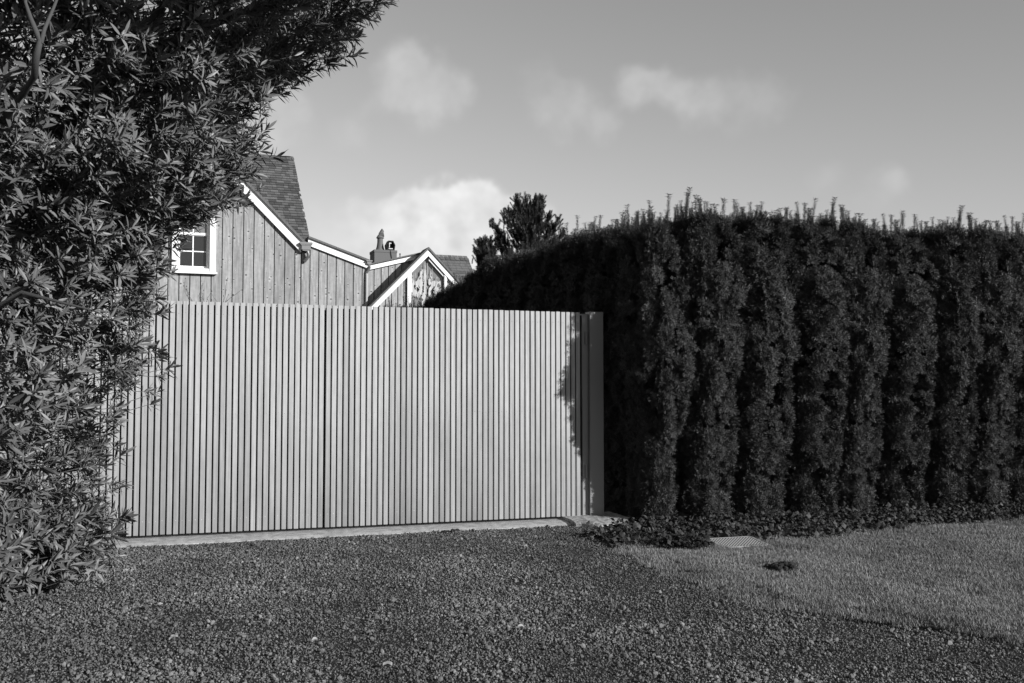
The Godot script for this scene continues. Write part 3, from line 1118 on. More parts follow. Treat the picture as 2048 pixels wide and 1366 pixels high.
		if spray:
			r = R + rf(0.0, 0.22)
		if h < 2.3 and h > 0.5 and cos(ph) > 0.2 and rng.randf() < 0.42:
			continue
		if r < 0.2:
			continue
		var p := dir * r + Vector3(0, h, 0)
		var wp := p + base
		# the visible limbs stand free of leaves in front
		if h > 2.75 and h < 3.8 and wp.x < -0.45 and wp.x > -1.0 and wp.z > -6.5 and depth < 0.4 and rng.randf() < 0.5:
			continue
		var out := dir * rf(0.45, 1.0) + Vector3(0, rf(0.0, 0.8), 0) + lean * 0.35 + Vector3(rf(-0.45, 0.45), rf(-0.35, 0.35), rf(-0.45, 0.45))
		if depth > 0.3:
			out += Vector3(rf(-0.5, 0.5), rf(-0.5, 0.5), rf(-0.5, 0.5))
		var s := rf(0.75, 1.3)
		var X := Transform3D(frame(out, rf(0, TAU)).scaled(Vector3(s, s, s)), p)
		var tone := 0.099 * exp(0.22 * rng.randfn())
		var which := rng.randi_range(0, 6)
		made += 1
		var toc := (cam - wp).length()
		if depth < 0.10 and facing > 0.25 and h < 4.1 and h > 0.2 and wp.x > -1.9:
			near.append([toc, which, X, tone])
			continue
		for q in ros[which]:
			fol.add(leaf_v[q[0]], X * q[1], lin(tone * q[2]))
		var e: Vector3 = X.basis.y.normalized()
		var bk: Vector3 = p - (e * 0.5 + dir * 0.5) * rf(0.12, 0.3)
		var sd := e.cross(Vector3(0.3, 0.2, 0.9)).normalized() * 0.0032
		var s2 := e.cross(sd).normalized() * 0.0032
		for pr in [[sd, s2], [s2, -sd], [-sd, -s2], [-s2, sd]]:
			tw.tri(bk + pr[0], bk + pr[1], p + pr[1] * 0.6, lin(0.10))
			tw.tri(bk + pr[0], p + pr[1] * 0.6, p + pr[0] * 0.6, lin(0.10))
	near.sort_custom(func(p, q): return p[0] < q[0])
	var single := 0
	var shapes := []
	for k in 4:
		var lf := Leaves.new()
		lf.add(leaf_v[k], Transform3D(), Color.WHITE)
		shapes.append(lf.mesh())
	var tones := []
	for k in 6:
		tones.append(material(0.045 + 0.014 * k, 0.46, 0.42))
		tones[k].backlight = grey(0.05)
	for q in near:
		if single < 300:
			for lf in ros[q[1]]:
				if single < 300:
					single += 1
					put("leaf", shapes[lf[0]], tones[clampi(int((q[3] * lf[2] - 0.045) / 0.014 + 0.5), 0, 5)], t, q[2] * lf[1])
				else:
					fol.add(leaf_v[lf[0]], q[2] * lf[1], lin(q[3] * lf[2]))
		else:
			for lf in ros[q[1]]:
				fol.add(leaf_v[lf[0]], q[2] * lf[1], lin(q[3] * lf[2]))
	put("foliage", fol.mesh(), M.leaf, t).set_meta("kind", "stuff")
	put("twigs", tw.mesh(), M.stone, t).set_meta("kind", "stuff")

# ---------------------------------------------------------------- pine behind the hedge
func pine(label: String, base: Vector3, tips: Array, thick: float, count: int, sd: int) -> void:
	rng.seed = sd
	var t := thing("pine_tree", label, "tree", base)
	var top: Vector3 = tips[0] - base
	var b := MB.new()
	b.tube([Vector3(0, -0.1, 0), Vector3(top.x * 0.3, top.y * 0.5, 0), top], [0.11, 0.07, 0.012], 8)
	put("trunk", b.mesh(), M.bark, t)
	var br := Leaves.new()
	for k in 90:
		var u := k / 90.0
		var a := k * 2.39996
		var el := rf(0.45, 0.95)
		var d := Vector3(cos(a) * cos(el), sin(el), sin(a) * cos(el))
		needle(br, Vector3(0, u * 0.2, 0), d, 0.05, 0.005, lin(rf(0.7, 1.3)))
	var mesh := br.mesh()
	var pl := []
	var tn := PackedColorArray()
	for k in tips.size():
		var tip: Vector3 = tips[k] - base
		var s := Vector3(0, tip.y - maxf(0.5, absf(tip.x) * 0.9 + 0.35), 0) + Vector3(top.x * 0.6, 0, 0)
		if k == 0:
			s = Vector3(0, tip.y * 0.55, 0)
		b = MB.new()
		var mid := s.lerp(tip, 0.5) + Vector3(0, -0.08, 0)
		b.tube([s, mid, tip], [0.03, 0.018, 0.006], 6)
		put("branch", b.mesh(), M.bark, t)
		for i in count:
			var u := pow(rng.randf(), 0.7)
			var p := s.lerp(mid, u * 2.0) if u < 0.5 else mid.lerp(tip, u * 2.0 - 1.0)
			var spread := lerpf(thick, 0.05, pow(u, 1.5))
			p += Vector3(rng.randfn(), rng.randfn() * 0.6, rng.randfn()) * spread * 0.55
			var d := (tip - s).normalized() * 0.6 + Vector3(rf(-0.7, 0.7), rf(0.3, 1.1), rf(-0.7, 0.7))
			var sc := rf(0.7, 1.15)
			pl.append(Transform3D(frame(d, rf(0, TAU)).scaled(Vector3(sc, sc, sc)), p))
			tn.append(lin(0.034 * exp(0.25 * rng.randfn())))
		pl.append(Transform3D(frame((tip - mid) * 0.5 + Vector3(0, 0.6, 0)).scaled(Vector3(1.1, 1.3, 1.1)), tip - Vector3(0, 0.1, 0)))
		tn.append(lin(0.05))
	many("needles", mesh, M.pine, pl, tn, t)

func make_pines() -> void:
	var z := -23.0
	var tips := [Vector3(8.51, 6.22, z), Vector3(8.28, 6.16, z), Vector3(8.4, 6.0, z), Vector3(8.66, 5.98, z), Vector3(8.78, 6.18, z), Vector3(8.88, 5.95, z), Vector3(9.05, 6.26, z - 0.3), Vector3(9.02, 5.95, z - 0.3), Vector3(9.26, 5.85, z - 0.2), Vector3(9.4, 5.72, z), Vector3(9.5, 5.4, z),
		Vector3(7.68, 5.5, z), Vector3(7.86, 5.28, z), Vector3(7.98, 5.76, z), Vector3(8.1, 5.86, z), Vector3(7.8, 5.05, z), Vector3(8.2, 5.5, z + 0.6), Vector3(8.6, 5.6, z + 0.8), Vector3(9.0, 5.4, z + 0.7), Vector3(8.4, 5.2, z + 0.9), Vector3(8.9, 5.0, z + 0.9), Vector3(9.3, 5.1, z + 0.6), Vector3(8.3, 5.0, z - 0.9), Vector3(9.0, 5.3, z - 0.9)]
	pine("dark ragged pine with two leaders rising behind the receding hedge", Vector3(8.6, 0.0, -23.0), tips, 0.25, 70, 61)
	var small := [Vector3(7.47, 5.1, -23.0), Vector3(7.36, 5.02, -23.0), Vector3(7.6, 5.08, -23.0), Vector3(7.28, 4.8, -23.0), Vector3(7.65, 4.85, -23.0), Vector3(7.45, 4.7, -22.7)]
	pine("small young pine top over the hedge, left of the ragged pine", Vector3(7.47, 0.0, -23.0), small, 0.18, 60, 62)

# ---------------------------------------------------------------- house
func slope_board(b: MB, a: Vector2, e: Vector2, o0: float, o1: float, z0: float, z1: float) -> void:
	# a board that follows the line a-e, from o0 to o1 below it (straight down), between two depths; a is left of e
	b.hexa([Vector3(a.x, a.y - o1, z1), Vector3(e.x, e.y - o1, z1), Vector3(e.x, e.y - o0, z1), Vector3(a.x, a.y - o0, z1),
		Vector3(a.x, a.y - o1, z0), Vector3(e.x, e.y - o1, z0), Vector3(e.x, e.y - o0, z0), Vector3(a.x, a.y - o0, z0)])

func planks(parent: Node, x0: float, x1: float, wd: float, line: Callable, bottom: float, z: float, holes: Array) -> void:
	var x := x0
	while x < x1 - 0.02:
		var w := minf(wd + rf(-0.006, 0.006), x1 - x)
		var g := 0.0095
		var tone := lin(clampf(1.0 + 0.09 * rng.randfn(), 0.78, 1.2))
		var uo := Vector2(rf(0, 9), rf(0, 9))
		var zf := z + rf(-0.001, 0.002)
		var pieces := [[x + g, x + w - g, [[bottom, -1.0]]]]
		for h in holes:
			var a0 := x + g
			var a1 := x + w - g
			if a1 > h[0] and a0 < h[1]:
				pieces = [[maxf(a0, h[0]), minf(a1, h[1]), [[bottom, h[2]], [h[3], -1.0]]]]
				if a0 < h[0]:
					pieces.append([a0, h[0], [[bottom, -1.0]]])
				if a1 > h[1]:
					pieces.append([h[1], a1, [[bottom, -1.0]]])
		var b := MB.new()
		for q in pieces:
			for s in q[2]:
				var tl: float = line.call(q[0]) if s[1] < 0 else s[1]
				var tr: float = line.call(q[1]) if s[1] < 0 else s[1]
				if tl < s[0] + 0.03 and tr < s[0] + 0.03:
					continue
				b.hexa([Vector3(q[0], s[0], zf), Vector3(q[1], s[0], zf), Vector3(q[1], maxf(tr, s[0]), zf), Vector3(q[0], maxf(tl, s[0]), zf),
					Vector3(q[0], s[0], z - 0.022), Vector3(q[1], s[0], z - 0.022), Vector3(q[1], maxf(tr, s[0]), z - 0.022), Vector3(q[0], maxf(tl, s[0]), z - 0.022)], tone, uo)
		if b.v.size():
			put("plank", b.mesh(), M.plank, parent)
		x += w

func roof_slab(b: MB, a: Vector2, e: Vector2, th: float, zf: float, zb: float, col := Color.WHITE) -> void:
	b.hexa([Vector3(a.x, a.y - th, zf), Vector3(e.x, e.y - th, zf), Vector3(e.x, e.y, zf), Vector3(a.x, a.y, zf),
		Vector3(a.x, a.y - th, zb), Vector3(e.x, e.y - th, zb), Vector3(e.x, e.y, zb), Vector3(a.x, a.y, zb)], col)

func shingle_shape(w: float, l: float) -> ArrayMesh:
	var b := MB.new()
	var uo := Vector2(rf(0, 9), rf(0, 9))
	var th := 0.014
	b.hexa([Vector3(-w / 2, 0, 0), Vector3(w / 2, 0, 0), Vector3(w / 2, th, 0), Vector3(-w / 2, th, 0), Vector3(-w / 2, 0, -l), Vector3(w / 2, 0, -l), Vector3(w / 2, 0.003, -l), Vector3(-w / 2, 0.003, -l)], Color.WHITE, uo)
	return b.mesh()

# courses of shingles on the slope from an eave line up to a ridge; returns nothing
func shingle_roof(parent: Node, x0: float, x1: float, eave: Vector2, ridge: Vector2, shown: Callable) -> void:
	# eave and ridge are (z, y)
	var e3 := Vector3(0, eave.y, eave.x)
	var r3 := Vector3(0, ridge.y, ridge.x)
	var up := (r3 - e3).normalized()
	var nrm := Vector3.RIGHT.cross(up).normalized()
	if nrm.y < 0:
		nrm = -nrm
	var L := (r3 - e3).length()
	var exp_ := 0.127
	var rest := MB.new()
	var shapes := []
	var mats := []
	for k in 5:
		shapes.append(shingle_shape(1.0, exp_ * 1.25))
	for k in 6:
		var m: StandardMaterial3D = M.shingle.duplicate()
		m.albedo_color = grey(0.105 + 0.024 * k)
		mats.append(m)
	var n := int(ceil(L / exp_))
	var count := 0
	for i in n:
		var x := x0 + rf(-0.12, 0.0)
		var tilt := 0.10
		while x < x1:
			var w := rf(0.11, 0.2)
			var xe := minf(x + w, x1)
			var cw := xe - maxf(x, x0) - 0.006
			if cw > 0.03:
				var c := Vector3((xe + maxf(x, x0)) / 2.0, 0, 0) + e3 + up * (i * exp_ + rf(-0.004, 0.004)) + nrm * 0.003
				var bs := Basis(Vector3.RIGHT, nrm, -up).rotated(Vector3.RIGHT, 0.0)
				bs = Basis(Vector3.RIGHT * cw, (nrm + up * 0.0).normalized(), (-up + nrm * tilt).normalized())
				var tone := rng.randi_range(0, 5)
				if shown.call(c) and count < 300:
					count += 1
					put("shingle", shapes[rng.randi_range(0, 4)], mats[tone], parent, Transform3D(bs, c))
				else:
					var hx := cw / 2.0
					var f := c + nrm * 0.014
					var bk := c + up * exp_ * 1.2
					var col := lin(0.65 + 0.15 * tone)
					var R := Vector3(hx, 0, 0)
					rest.quad(c - R, c + R, f + R, f - R, col)
					rest.quad(f - R, f + R, bk + R, bk - R, col)
			x += w
	if rest.v.size():
		put("shingles", rest.mesh(), M.shingle, parent).set_meta("kind", "stuff")
	# ridge caps
	var x := x0
	while x < x1 - 0.02:
		var b := MB.new()
		var w := 0.145
		for s in [1.0, -1.0]:
			var o := r3 + nrm * 0.02
			var lift := 0.022
			var run := Vector3(0, -0.09, 0.10 * s)
			b.quad(o + Vector3(x, lift, 0), o + Vector3(minf(x + w * 1.2, x1), 0.004, 0), o + Vector3(minf(x + w * 1.2, x1), 0.004, 0) + run, o + Vector3(x, lift, 0) + run, lin(0.9))
			b.quad(o + Vector3(x, lift, 0), o + Vector3(x, lift, 0) + run, o + Vector3(x, lift - 0.022, 0) + run, o + Vector3(x, lift - 0.022, 0), lin(0.7))
		put("ridge_cap", b.mesh(), mats[rng.randi_range(1, 5)], parent)
		x += w

func make_house() -> void:
	rng.seed = 515
	var t := thing("house", "timber-clad house with white trim, steep shingled roof and chimney behind the gate", "house")
	var zw := -22.0
	# outlines of the wall tops: steep gable, low right wing, rising wing
	var pk := Vector2(0.66, 7.08)
	var gable := func(x: float) -> float:
		return pk.y - absf(x - pk.x) - 0.24
	var wing := func(x: float) -> float:
		return 4.859 - 0.342 * (x - 3.076) - 0.15
	var rise := func(x: float) -> float:
		return 4.309 + 0.261 * (x - 4.395) - 0.1
	# walls: dark sheathing with planks on it
	var hole := [0.30, 1.10, 4.02, 5.66]
	var wall := MB.new()
	wall.box(Vector3(-1.6, -0.05, -22.16), Vector3(hole[0], 4.6, -22.024))
	wall.box(Vector3(hole[0], -0.05, -22.16), Vector3(hole[1], hole[2], -22.024))
	wall.box(Vector3(hole[1], -0.05, -22.16), Vector3(2.93, 4.55, -22.024))
	for s in [[Vector2(-1.6, 4.6), Vector2(hole[0], 6.47), 4.6, 4.6], [Vector2(hole[0], 6.47), Vector2(pk.x, 6.83), hole[3], hole[3]], [Vector2(pk.x, 6.83), Vector2(hole[1], 6.39), hole[3], hole[3]], [Vector2(hole[1], 6.39), Vector2(2.93, 4.56), 4.55, 4.55]]:
		wall.hexa([Vector3(s[0].x, s[2], -22.024), Vector3(s[1].x, s[3], -22.024), Vector3(s[1].x, s[1].y, -22.024), Vector3(s[0].x, maxf(s[0].y, s[2]), -22.024),
			Vector3(s[0].x, s[2], -22.16), Vector3(s[1].x, s[3], -22.16), Vector3(s[1].x, s[1].y, -22.16), Vector3(s[0].x, maxf(s[0].y, s[2]), -22.16)])
	var w1 := put("gable_wall", wall.mesh(), M.black, t)
	planks(w1, -1.55 - 0.001, 2.93, 0.2185, gable, 0.0, zw, [[0.27, 1.135, 3.96, 5.70]])
	var mb := MB.new()
	mb.hexa([Vector3(2.932, -0.05, -22.024), Vector3(4.40, -0.05, -22.024), Vector3(4.40, wing.call(4.40), -22.024), Vector3(2.932, wing.call(2.932), -22.024),
		Vector3(2.932, -0.05, -22.16), Vector3(4.40, -0.05, -22.16), Vector3(4.40, wing.call(4.40), -22.16), Vector3(2.932, wing.call(2.932), -22.16)])
	var w2 := put("wing_wall", mb.mesh(), M.black, t)
	planks(w2, 2.935, 4.385, 0.192, wing, 0.0, zw, [])
	mb = MB.new()
	mb.hexa([Vector3(4.402, -0.05, -22.124), Vector3(5.62, -0.05, -22.124), Vector3(5.62, rise.call(5.62), -22.124), Vector3(4.402, rise.call(4.402), -22.124),
		Vector3(4.402, -0.05, -22.26), Vector3(5.62, -0.05, -22.26), Vector3(5.62, rise.call(5.62), -22.26), Vector3(4.402, rise.call(4.402), -22.26)])
	mb.box(Vector3(5.58, -0.05, -27.0), Vector3(5.622, 4.5, -22.265))
	var w3 := put("wing_wall", mb.mesh(), M.black, t)
	planks(w3, 4.405, 5.6, 0.16, rise, 0.0, zw - 0.1, [])
	# roofs
	mb = MB.new()
	var ev := Vector2(3.06, pk.y - (3.06 - pk.x))
	var evl := Vector2(-1.74, pk.y - (pk.x + 1.74))
	roof_slab(mb, pk, ev, 0.075, -21.885, -27.0)
	roof_slab(mb, evl, pk - Vector2(0.001, 0), 0.075, -21.885, -27.0)
	var r1 := put("gable_roof", mb.mesh(), M.shingle, t)
	mb = MB.new()
	slope_board(mb, pk, ev - Vector2(0.02, -0.02), 0.0755, 0.10, -21.998, -21.90)
	slope_board(mb, evl, pk, 0.0755, 0.10, -21.998, -21.90)
	put("moulding", mb.mesh(), M.gutter, r1)
	for s in [[pk, ev - Vector2(0.14, -0.14)], [evl + Vector2(0.14, 0.14), pk - Vector2(0.002, 0.002)]]:
		mb = MB.new()
		slope_board(mb, s[0], s[1], 0.101, 0.325, -21.995, -21.925)
		put("barge_board", mb.mesh(), M.white, r1)
	mb = MB.new()
	roof_slab(mb, Vector2(3.076, 4.859), Vector2(4.43, 4.396), 0.044, -21.90, -27.0)
	var r2 := put("wing_roof", mb.mesh(), M.shingle, t)
	mb = MB.new()
	slope_board(mb, Vector2(3.076, 4.859), Vector2(4.385, 4.411), 0.045, 0.2, -21.995, -21.945)
	put("barge_board", mb.mesh(), M.white, r2)
	mb = MB.new()
	roof_slab(mb, Vector2(4.40, 4.31), Vector2(5.66, 4.639), 0.03, -21.97, -27.0)
	var r3 := put("wing_roof", mb.mesh(), M.shingle, t)
	mb = MB.new()
	slope_board(mb, Vector2(4.42, 4.3155), Vector2(5.64, 4.634), 0.031, 0.135, -22.095, -22.03)
	put("barge_board", mb.mesh(), M.white, r3)
	# steep main roof behind, ridge across the view
	mb = MB.new()
	mb.hexa([Vector3(-3.5, 3.6, -22.2), Vector3(3.34, 3.6, -22.2), Vector3(3.34, 3.7, -22.2), Vector3(-3.5, 3.7, -22.2),
		Vector3(-3.5, 7.6, -27.0), Vector3(3.34, 7.6, -27.0), Vector3(3.34, 7.69, -27.0), Vector3(-3.5, 7.69, -27.0)], lin(0.7))
	mb.hexa([Vector3(-3.5, 7.6, -27.0), Vector3(3.34, 7.6, -27.0), Vector3(3.34, 7.69, -27.0), Vector3(-3.5, 7.69, -27.0),
		Vector3(-3.5, 3.6, -31.8), Vector3(3.34, 3.6, -31.8), Vector3(3.34, 3.7, -31.8), Vector3(-3.5, 3.7, -31.8)], lin(0.7))
	var mr := put("main_roof", mb.mesh(), M.shingle, t)
	var slope := (7.69 - 3.7) / 4.8
	shingle_roof(mr, -3.5, 3.38, Vector2(-22.2, 3.715), Vector2(-27.0, 7.705), func(c: Vector3) -> bool:
		return c.x > 1.25 and c.y > 4.2 and (c.y - 1.5) / -c.z * 22.0 + 1.5 > pk.y - (c.x / -c.z * 22.0 - pk.x) - 0.1)
	mb = MB.new()
	mb.box(Vector3(-3.4, -0.05, -31.0), Vector3(3.22, 3.6, -23.0))
	for s in [0, 1]:
		pass
	mb.hexa([Vector3(3.0, 3.6, -23.0), Vector3(3.2, 3.6, -23.0), Vector3(3.2, 4.0, -22.75), Vector3(3.0, 4.0, -22.75), Vector3(3.0, 3.6, -27.0), Vector3(3.2, 3.6, -27.0), Vector3(3.2, 7.5, -27.0), Vector3(3.0, 7.5, -27.0)])
	put("end_wall", mb.mesh(), M.plank, t)
	# roof at the right, behind the small gable
	mb = MB.new()
	mb.hexa([Vector3(7.0, 3.2, -24.8), Vector3(8.24, 3.2, -24.8), Vector3(8.24, 3.28, -24.8), Vector3(7.0, 3.28, -24.8), Vector3(7.0, 5.12, -27.0), Vector3(8.24, 5.12, -27.0), Vector3(8.24, 5.2, -27.0), Vector3(7.0, 5.2, -27.0)], lin(0.7))
	mb.hexa([Vector3(7.0, 5.12, -27.0), Vector3(8.24, 5.12, -27.0), Vector3(8.24, 5.2, -27.0), Vector3(7.0, 5.2, -27.0), Vector3(7.0, 3.2, -29.2), Vector3(8.24, 3.2, -29.2), Vector3(8.24, 3.28, -29.2), Vector3(7.0, 3.28, -29.2)], lin(0.7))
	mb.box(Vector3(7.05, -0.05, -29.0), Vector3(8.18, 3.2, -25.0))
	var rr := put("rear_roof", mb.mesh(), M.shingle, t)
	shingle_roof(rr, 7.0, 8.28, Vector2(-24.8, 3.285), Vector2(-27.0, 5.21), func(_c: Vector3) -> bool: return false)
	# gutter ends and downpipes
	for g in [[Vector3(3.02, 4.62, -21.86), 1.0, Vector3(3.05, 4.52, -21.89), Vector3(3.07, 4.40, -21.90), Vector3(3.0, 4.30, -21.96)], [Vector3(4.415, 4.335, -21.90), 0.5, Vector3(4.42, 4.25, -21.92), Vector3(4.41, 4.19, -21.94), Vector3(4.37, 4.10, -21.965)]]:
		var k: float = g[1]
		mb = MB.new()
		var o: Vector3 = g[0]
		var w0 := 0.135 * k
		mb.box(o + Vector3(-w0, 0.045 * k, -5.0), o + Vector3(w0, 0.09 * k, 0.03))
		mb.box(o + Vector3(-w0 * 0.85, 0.02 * k, -5.0), o + Vector3(w0 * 0.85, 0.0449 * k, 0.02))
		mb.box(o + Vector3(-w0 * 0.72, -0.07 * k, -5.0), o + Vector3(w0 * 0.72, 0.0199 * k, 0.01))
		mb.box(o + Vector3(-w0 * 0.55, -0.095 * k, -5.0), o + Vector3(w0 * 0.55, -0.0701 * k, 0.0))
		var gt := put("gutter", mb.mesh(), M.gutter, t)
		mb = MB.new()
		var r := 0.036 * (0.6 + 0.4 * k)
		mb.tube([g[2], g[2].lerp(g[3], 0.5) + Vector3(0.015, 0, 0), g[3], g[4]], [r, r, r, r], 10)
		put("elbow", mb.mesh(), M.gutter, gt)
		if k > 0.9:
			continue
		mb = MB.new()
		mb.tube([g[4] + Vector3(0, 0.03, 0), Vector3(g[4].x, g[4].y - 0.1, -21.96), Vector3(g[4].x, 0.0, -21.96)], [r * 0.9, r * 0.9, r * 0.9], 10)
		put("downpipe", mb.mesh(), M.pipe, gt)
	# sash window in the gable
	mb = MB.new()
	mb.box(Vector3(1.02, 3.985, -22.06), Vector3(1.14, 5.66, -21.93))
	mb.box(Vector3(0.262, 3.985, -22.06), Vector3(0.375, 5.66, -21.93))
	mb.box(Vector3(0.24, 5.661, -22.06), Vector3(1.16, 5.79, -21.925))
	mb.box(Vector3(0.376, 3.99, -22.06), Vector3(1.019, 4.06, -21.95))
	mb.box(Vector3(0.225, 3.945, -22.06), Vector3(1.175, 3.984, -21.90))
	var wn := put("window", mb.mesh(), M.white, t)
	var jb := MB.new()
	jb.box(Vector3(1.0, 4.061, -22.16), Vector3(1.018, 5.659, -21.955))
	jb.box(Vector3(0.377, 4.061, -22.16), Vector3(0.392, 5.659, -21.955))
	put("jamb", jb.mesh(), M.white, wn)
	for s in [[4.062, 4.80, -22.07, 4.43], [4.775, 5.658, -22.045, 0.0]]:
		mb = MB.new()
		var f: float = s[2]
		mb.box(Vector3(0.393, s[0], f - 0.03), Vector3(0.425, s[1], f))
		mb.box(Vector3(0.955, s[0], f - 0.03), Vector3(0.999, s[1], f))
		mb.box(Vector3(0.4251, s[0], f - 0.03), Vector3(0.9549, s[0] + 0.055, f - 0.001))
		mb.box(Vector3(0.4251, s[1] - 0.04, f - 0.03), Vector3(0.9549, s[1], f - 0.001))
		put("sash", mb.mesh(), M.white, wn)
		var ys: Array = [4.117, 4.76] if s[3] > 0 else [4.83, 5.618]
		var bars: Array = [4.43] if s[3] > 0 else [5.10, 5.37]
		for y in bars:
			mb = MB.new()
			mb.box(Vector3(0.4251, y - 0.011, f - 0.025), Vector3(0.9549, y + 0.011, f - 0.003))
			put("glazing_bar", mb.mesh(), M.white, wn)
		mb = MB.new()
		mb.box(Vector3(0.672, ys[0], f - 0.027), Vector3(0.695, ys[1], f - 0.005))
		put("glazing_bar", mb.mesh(), M.white, wn)
		var yb: Array = [ys[0]] + bars + [ys[1]]
		for i in yb.size() - 1:
			for c in [[0.4255, 0.671], [0.696, 0.9545]]:
				mb = MB.new()
				mb.box(Vector3(c[0], yb[i] + 0.012, f - 0.018), Vector3(c[1], yb[i + 1] - 0.012, f - 0.014))
				put("pane", mb.mesh(), M.glass if s[3] > 0 else M.dim_glass, wn)
	# small projecting gable
	var zg := -21.6
	var sp := Vector2(5.691, 4.699)
	var sg := func(x: float) -> float:
		return sp.y - absf(x - sp.x) * 1.03
	mb = MB.new()
	roof_slab(mb, Vector2(4.361, sg.call(4.361)), sp, 0.055, zg + 0.03, -22.12)
	roof_slab(mb, sp + Vector2(0.001, 0), Vector2(7.064, sg.call(7.064)), 0.055, zg + 0.03, -22.12)
	var r4 := put("small_gable_roof", mb.mesh(), M.shingle, t)
	for s in [[Vector2(4.381, sg.call(4.381)), sp - Vector2(0.001, 0)], [sp + Vector2(0.001, 0), Vector2(7.043, sg.call(7.043))]]:
		mb = MB.new()
		slope_board(mb, s[0], s[1], 0.056, 0.20, zg - 0.06, zg)
		put("barge_board", mb.mesh(), M.white, r4)
	mb = MB.new()
	slope_board(mb, sp + Vector2(0.02, -0.02), Vector2(6.142, sg.call(6.142)), 0.225, 0.275, zg - 0.10, zg - 0.04)
	put("inner_trim", mb.mesh(), M.white, r4)
	mb = MB.new()
	for s in [[4.607, 5.221], [6.101, 6.756]]:
		mb.hexa([Vector3(s[0], -0.05, zg - 0.10), Vector3(s[1], -0.05, zg - 0.10), Vector3(s[1], sg.call(s[1]) - 0.2, zg - 0.10), Vector3(s[0], sg.call(s[0]) - 0.2, zg - 0.10),
			Vector3(s[0], -0.05, -22.10), Vector3(s[1], -0.05, -22.10), Vector3(s[1], sg.call(s[1]) - 0.2, -22.10), Vector3(s[0], sg.call(s[0]) - 0.2, -22.10)])
	var w4 := put("small_gable_wall", mb.mesh(), M.black, t)
	var sl := func(x: float) -> float:
		return sg.call(x) - 0.19
	planks(w4, 4.607, 5.211, 0.135, sl, 0.0, zg - 0.075, [])
	planks(w4, 6.122, 6.756, 0.135, sl, 0.0, zg - 0.075, [])
	mb = MB.new()
	mb.hexa([Vector3(5.221, 0, zg - 0.09), Vector3(5.308, 0, zg - 0.09), Vector3(5.308, sg.call(5.308) - 0.19, zg - 0.09), Vector3(5.221, sg.call(5.221) - 0.19, zg - 0.09),
		Vector3(5.221, 0, zg - 0.2), Vector3(5.308, 0, zg - 0.2), Vector3(5.308, sg.call(5.308) - 0.19, zg - 0.2), Vector3(5.221, sg.call(5.221) - 0.19, zg - 0.2)])
	var fr := MB.new()
	var push := Vector3(0, 0, 0.075)
	for i in mb.v.size():
		mb.v[i] += push
	var w5 := put("gable_window", mb.mesh(), M.white, t)
	mb = MB.new()
	mb.hexa([Vector3(6.071, 0, zg - 0.015), Vector3(6.117, 0, zg - 0.015), Vector3(6.117, sg.call(6.117) - 0.22, zg - 0.015), Vector3(6.071, sg.call(6.071) - 0.22, zg - 0.015),
		Vector3(6.071, 0, zg - 0.12), Vector3(6.117, 0, zg - 0.12), Vector3(6.117, sg.call(6.117) - 0.22, zg - 0.12), Vector3(6.071, sg.call(6.071) - 0.22, zg - 0.12)])
	put("frame_post", mb.mesh(), M.white, w5)
	for s in [[5.309, 5.676], [5.703, 6.069]]:
		mb = MB.new()
		mb.hexa([Vector3(s[0], 0.2, zg - 0.12), Vector3(s[1], 0.2, zg - 0.12), Vector3(s[1], sg.call(s[1]) - 0.2, zg - 0.12), Vector3(s[0], sg.call(s[0]) - 0.2, zg - 0.12),
			Vector3(s[0], 0.2, zg - 0.126), Vector3(s[1], 0.2, zg - 0.126), Vector3(s[1], sg.call(s[1]) - 0.2, zg - 0.126), Vector3(s[0], sg.call(s[0]) - 0.2, zg - 0.126)])
		put("pane", mb.mesh(), M.dim_glass, w5)
	mb = MB.new()
	mb.box(Vector3(5.677, 0.2, zg - 0.13), Vector3(5.702, 4.469, zg - 0.10))
	put("glazing_bar", mb.mesh(), M.dark_steel, w5)
	mb = MB.new()
	mb.box(Vector3(5.241, 0.0, -22.09), Vector3(6.091, 3.957, -21.95))
	put("room_back", mb.mesh(), M.black, w5)
	# chimney with its pot, cowl and lantern-shaped vent
	mb = MB.new()
	mb.box(Vector3(4.965, 3.9, -24.55), Vector3(5.52, 4.87, -24.0))
	mb.box(Vector3(4.955, 4.8705, -24.56), Vector3(5.53, 4.93, -23.99), lin(1.1))
	var ch := put("chimney", mb.mesh(), M.clay, t)
	mb = MB.new()
	mb.lathe(Vector3(5.145, 4.931, -24.2), [Vector2(0.125, 0), Vector2(0.10, 0.05), Vector2(0.082, 0.12), Vector2(0.072, 0.2), Vector2(0.07, 0.29), Vector2(0.078, 0.30), Vector2(0.078, 0.315)], 18)
	put("chimney_pot", mb.mesh(), M.clay, ch)
	mb = MB.new()
	mb.lathe(Vector3(5.145, 5.245, -24.2), [Vector2(0.10, 0), Vector2(0.095, 0.012), Vector2(0.065, 0.06), Vector2(0.03, 0.10), Vector2(0.0, 0.105)], 16)
	mb.tube([Vector3(5.11, 5.27, -24.2), Vector3(5.17, 5.32, -24.18), Vector3(5.23, 5.33, -24.16)], [0.05, 0.062, 0.05], 12)
	mb.tube([Vector3(5.14, 5.33, -24.2), Vector3(5.175, 5.38, -24.2), Vector3(5.195, 5.43, -24.2), Vector3(5.19, 5.48, -24.2)], [0.045, 0.052, 0.045, 0.012], 12)
	put("cowl", mb.mesh(), M.clay, ch)
	mb = MB.new()
	var oc := Vector3(5.37, 4.931, -24.1)
	var rg := []
	for q in [Vector2(-0.095, 0), Vector2(0.095, 0), Vector2(0.115, 0.13), Vector2(0.06, 0.235), Vector2(-0.06, 0.235), Vector2(-0.115, 0.13)]:
		rg.append(q)
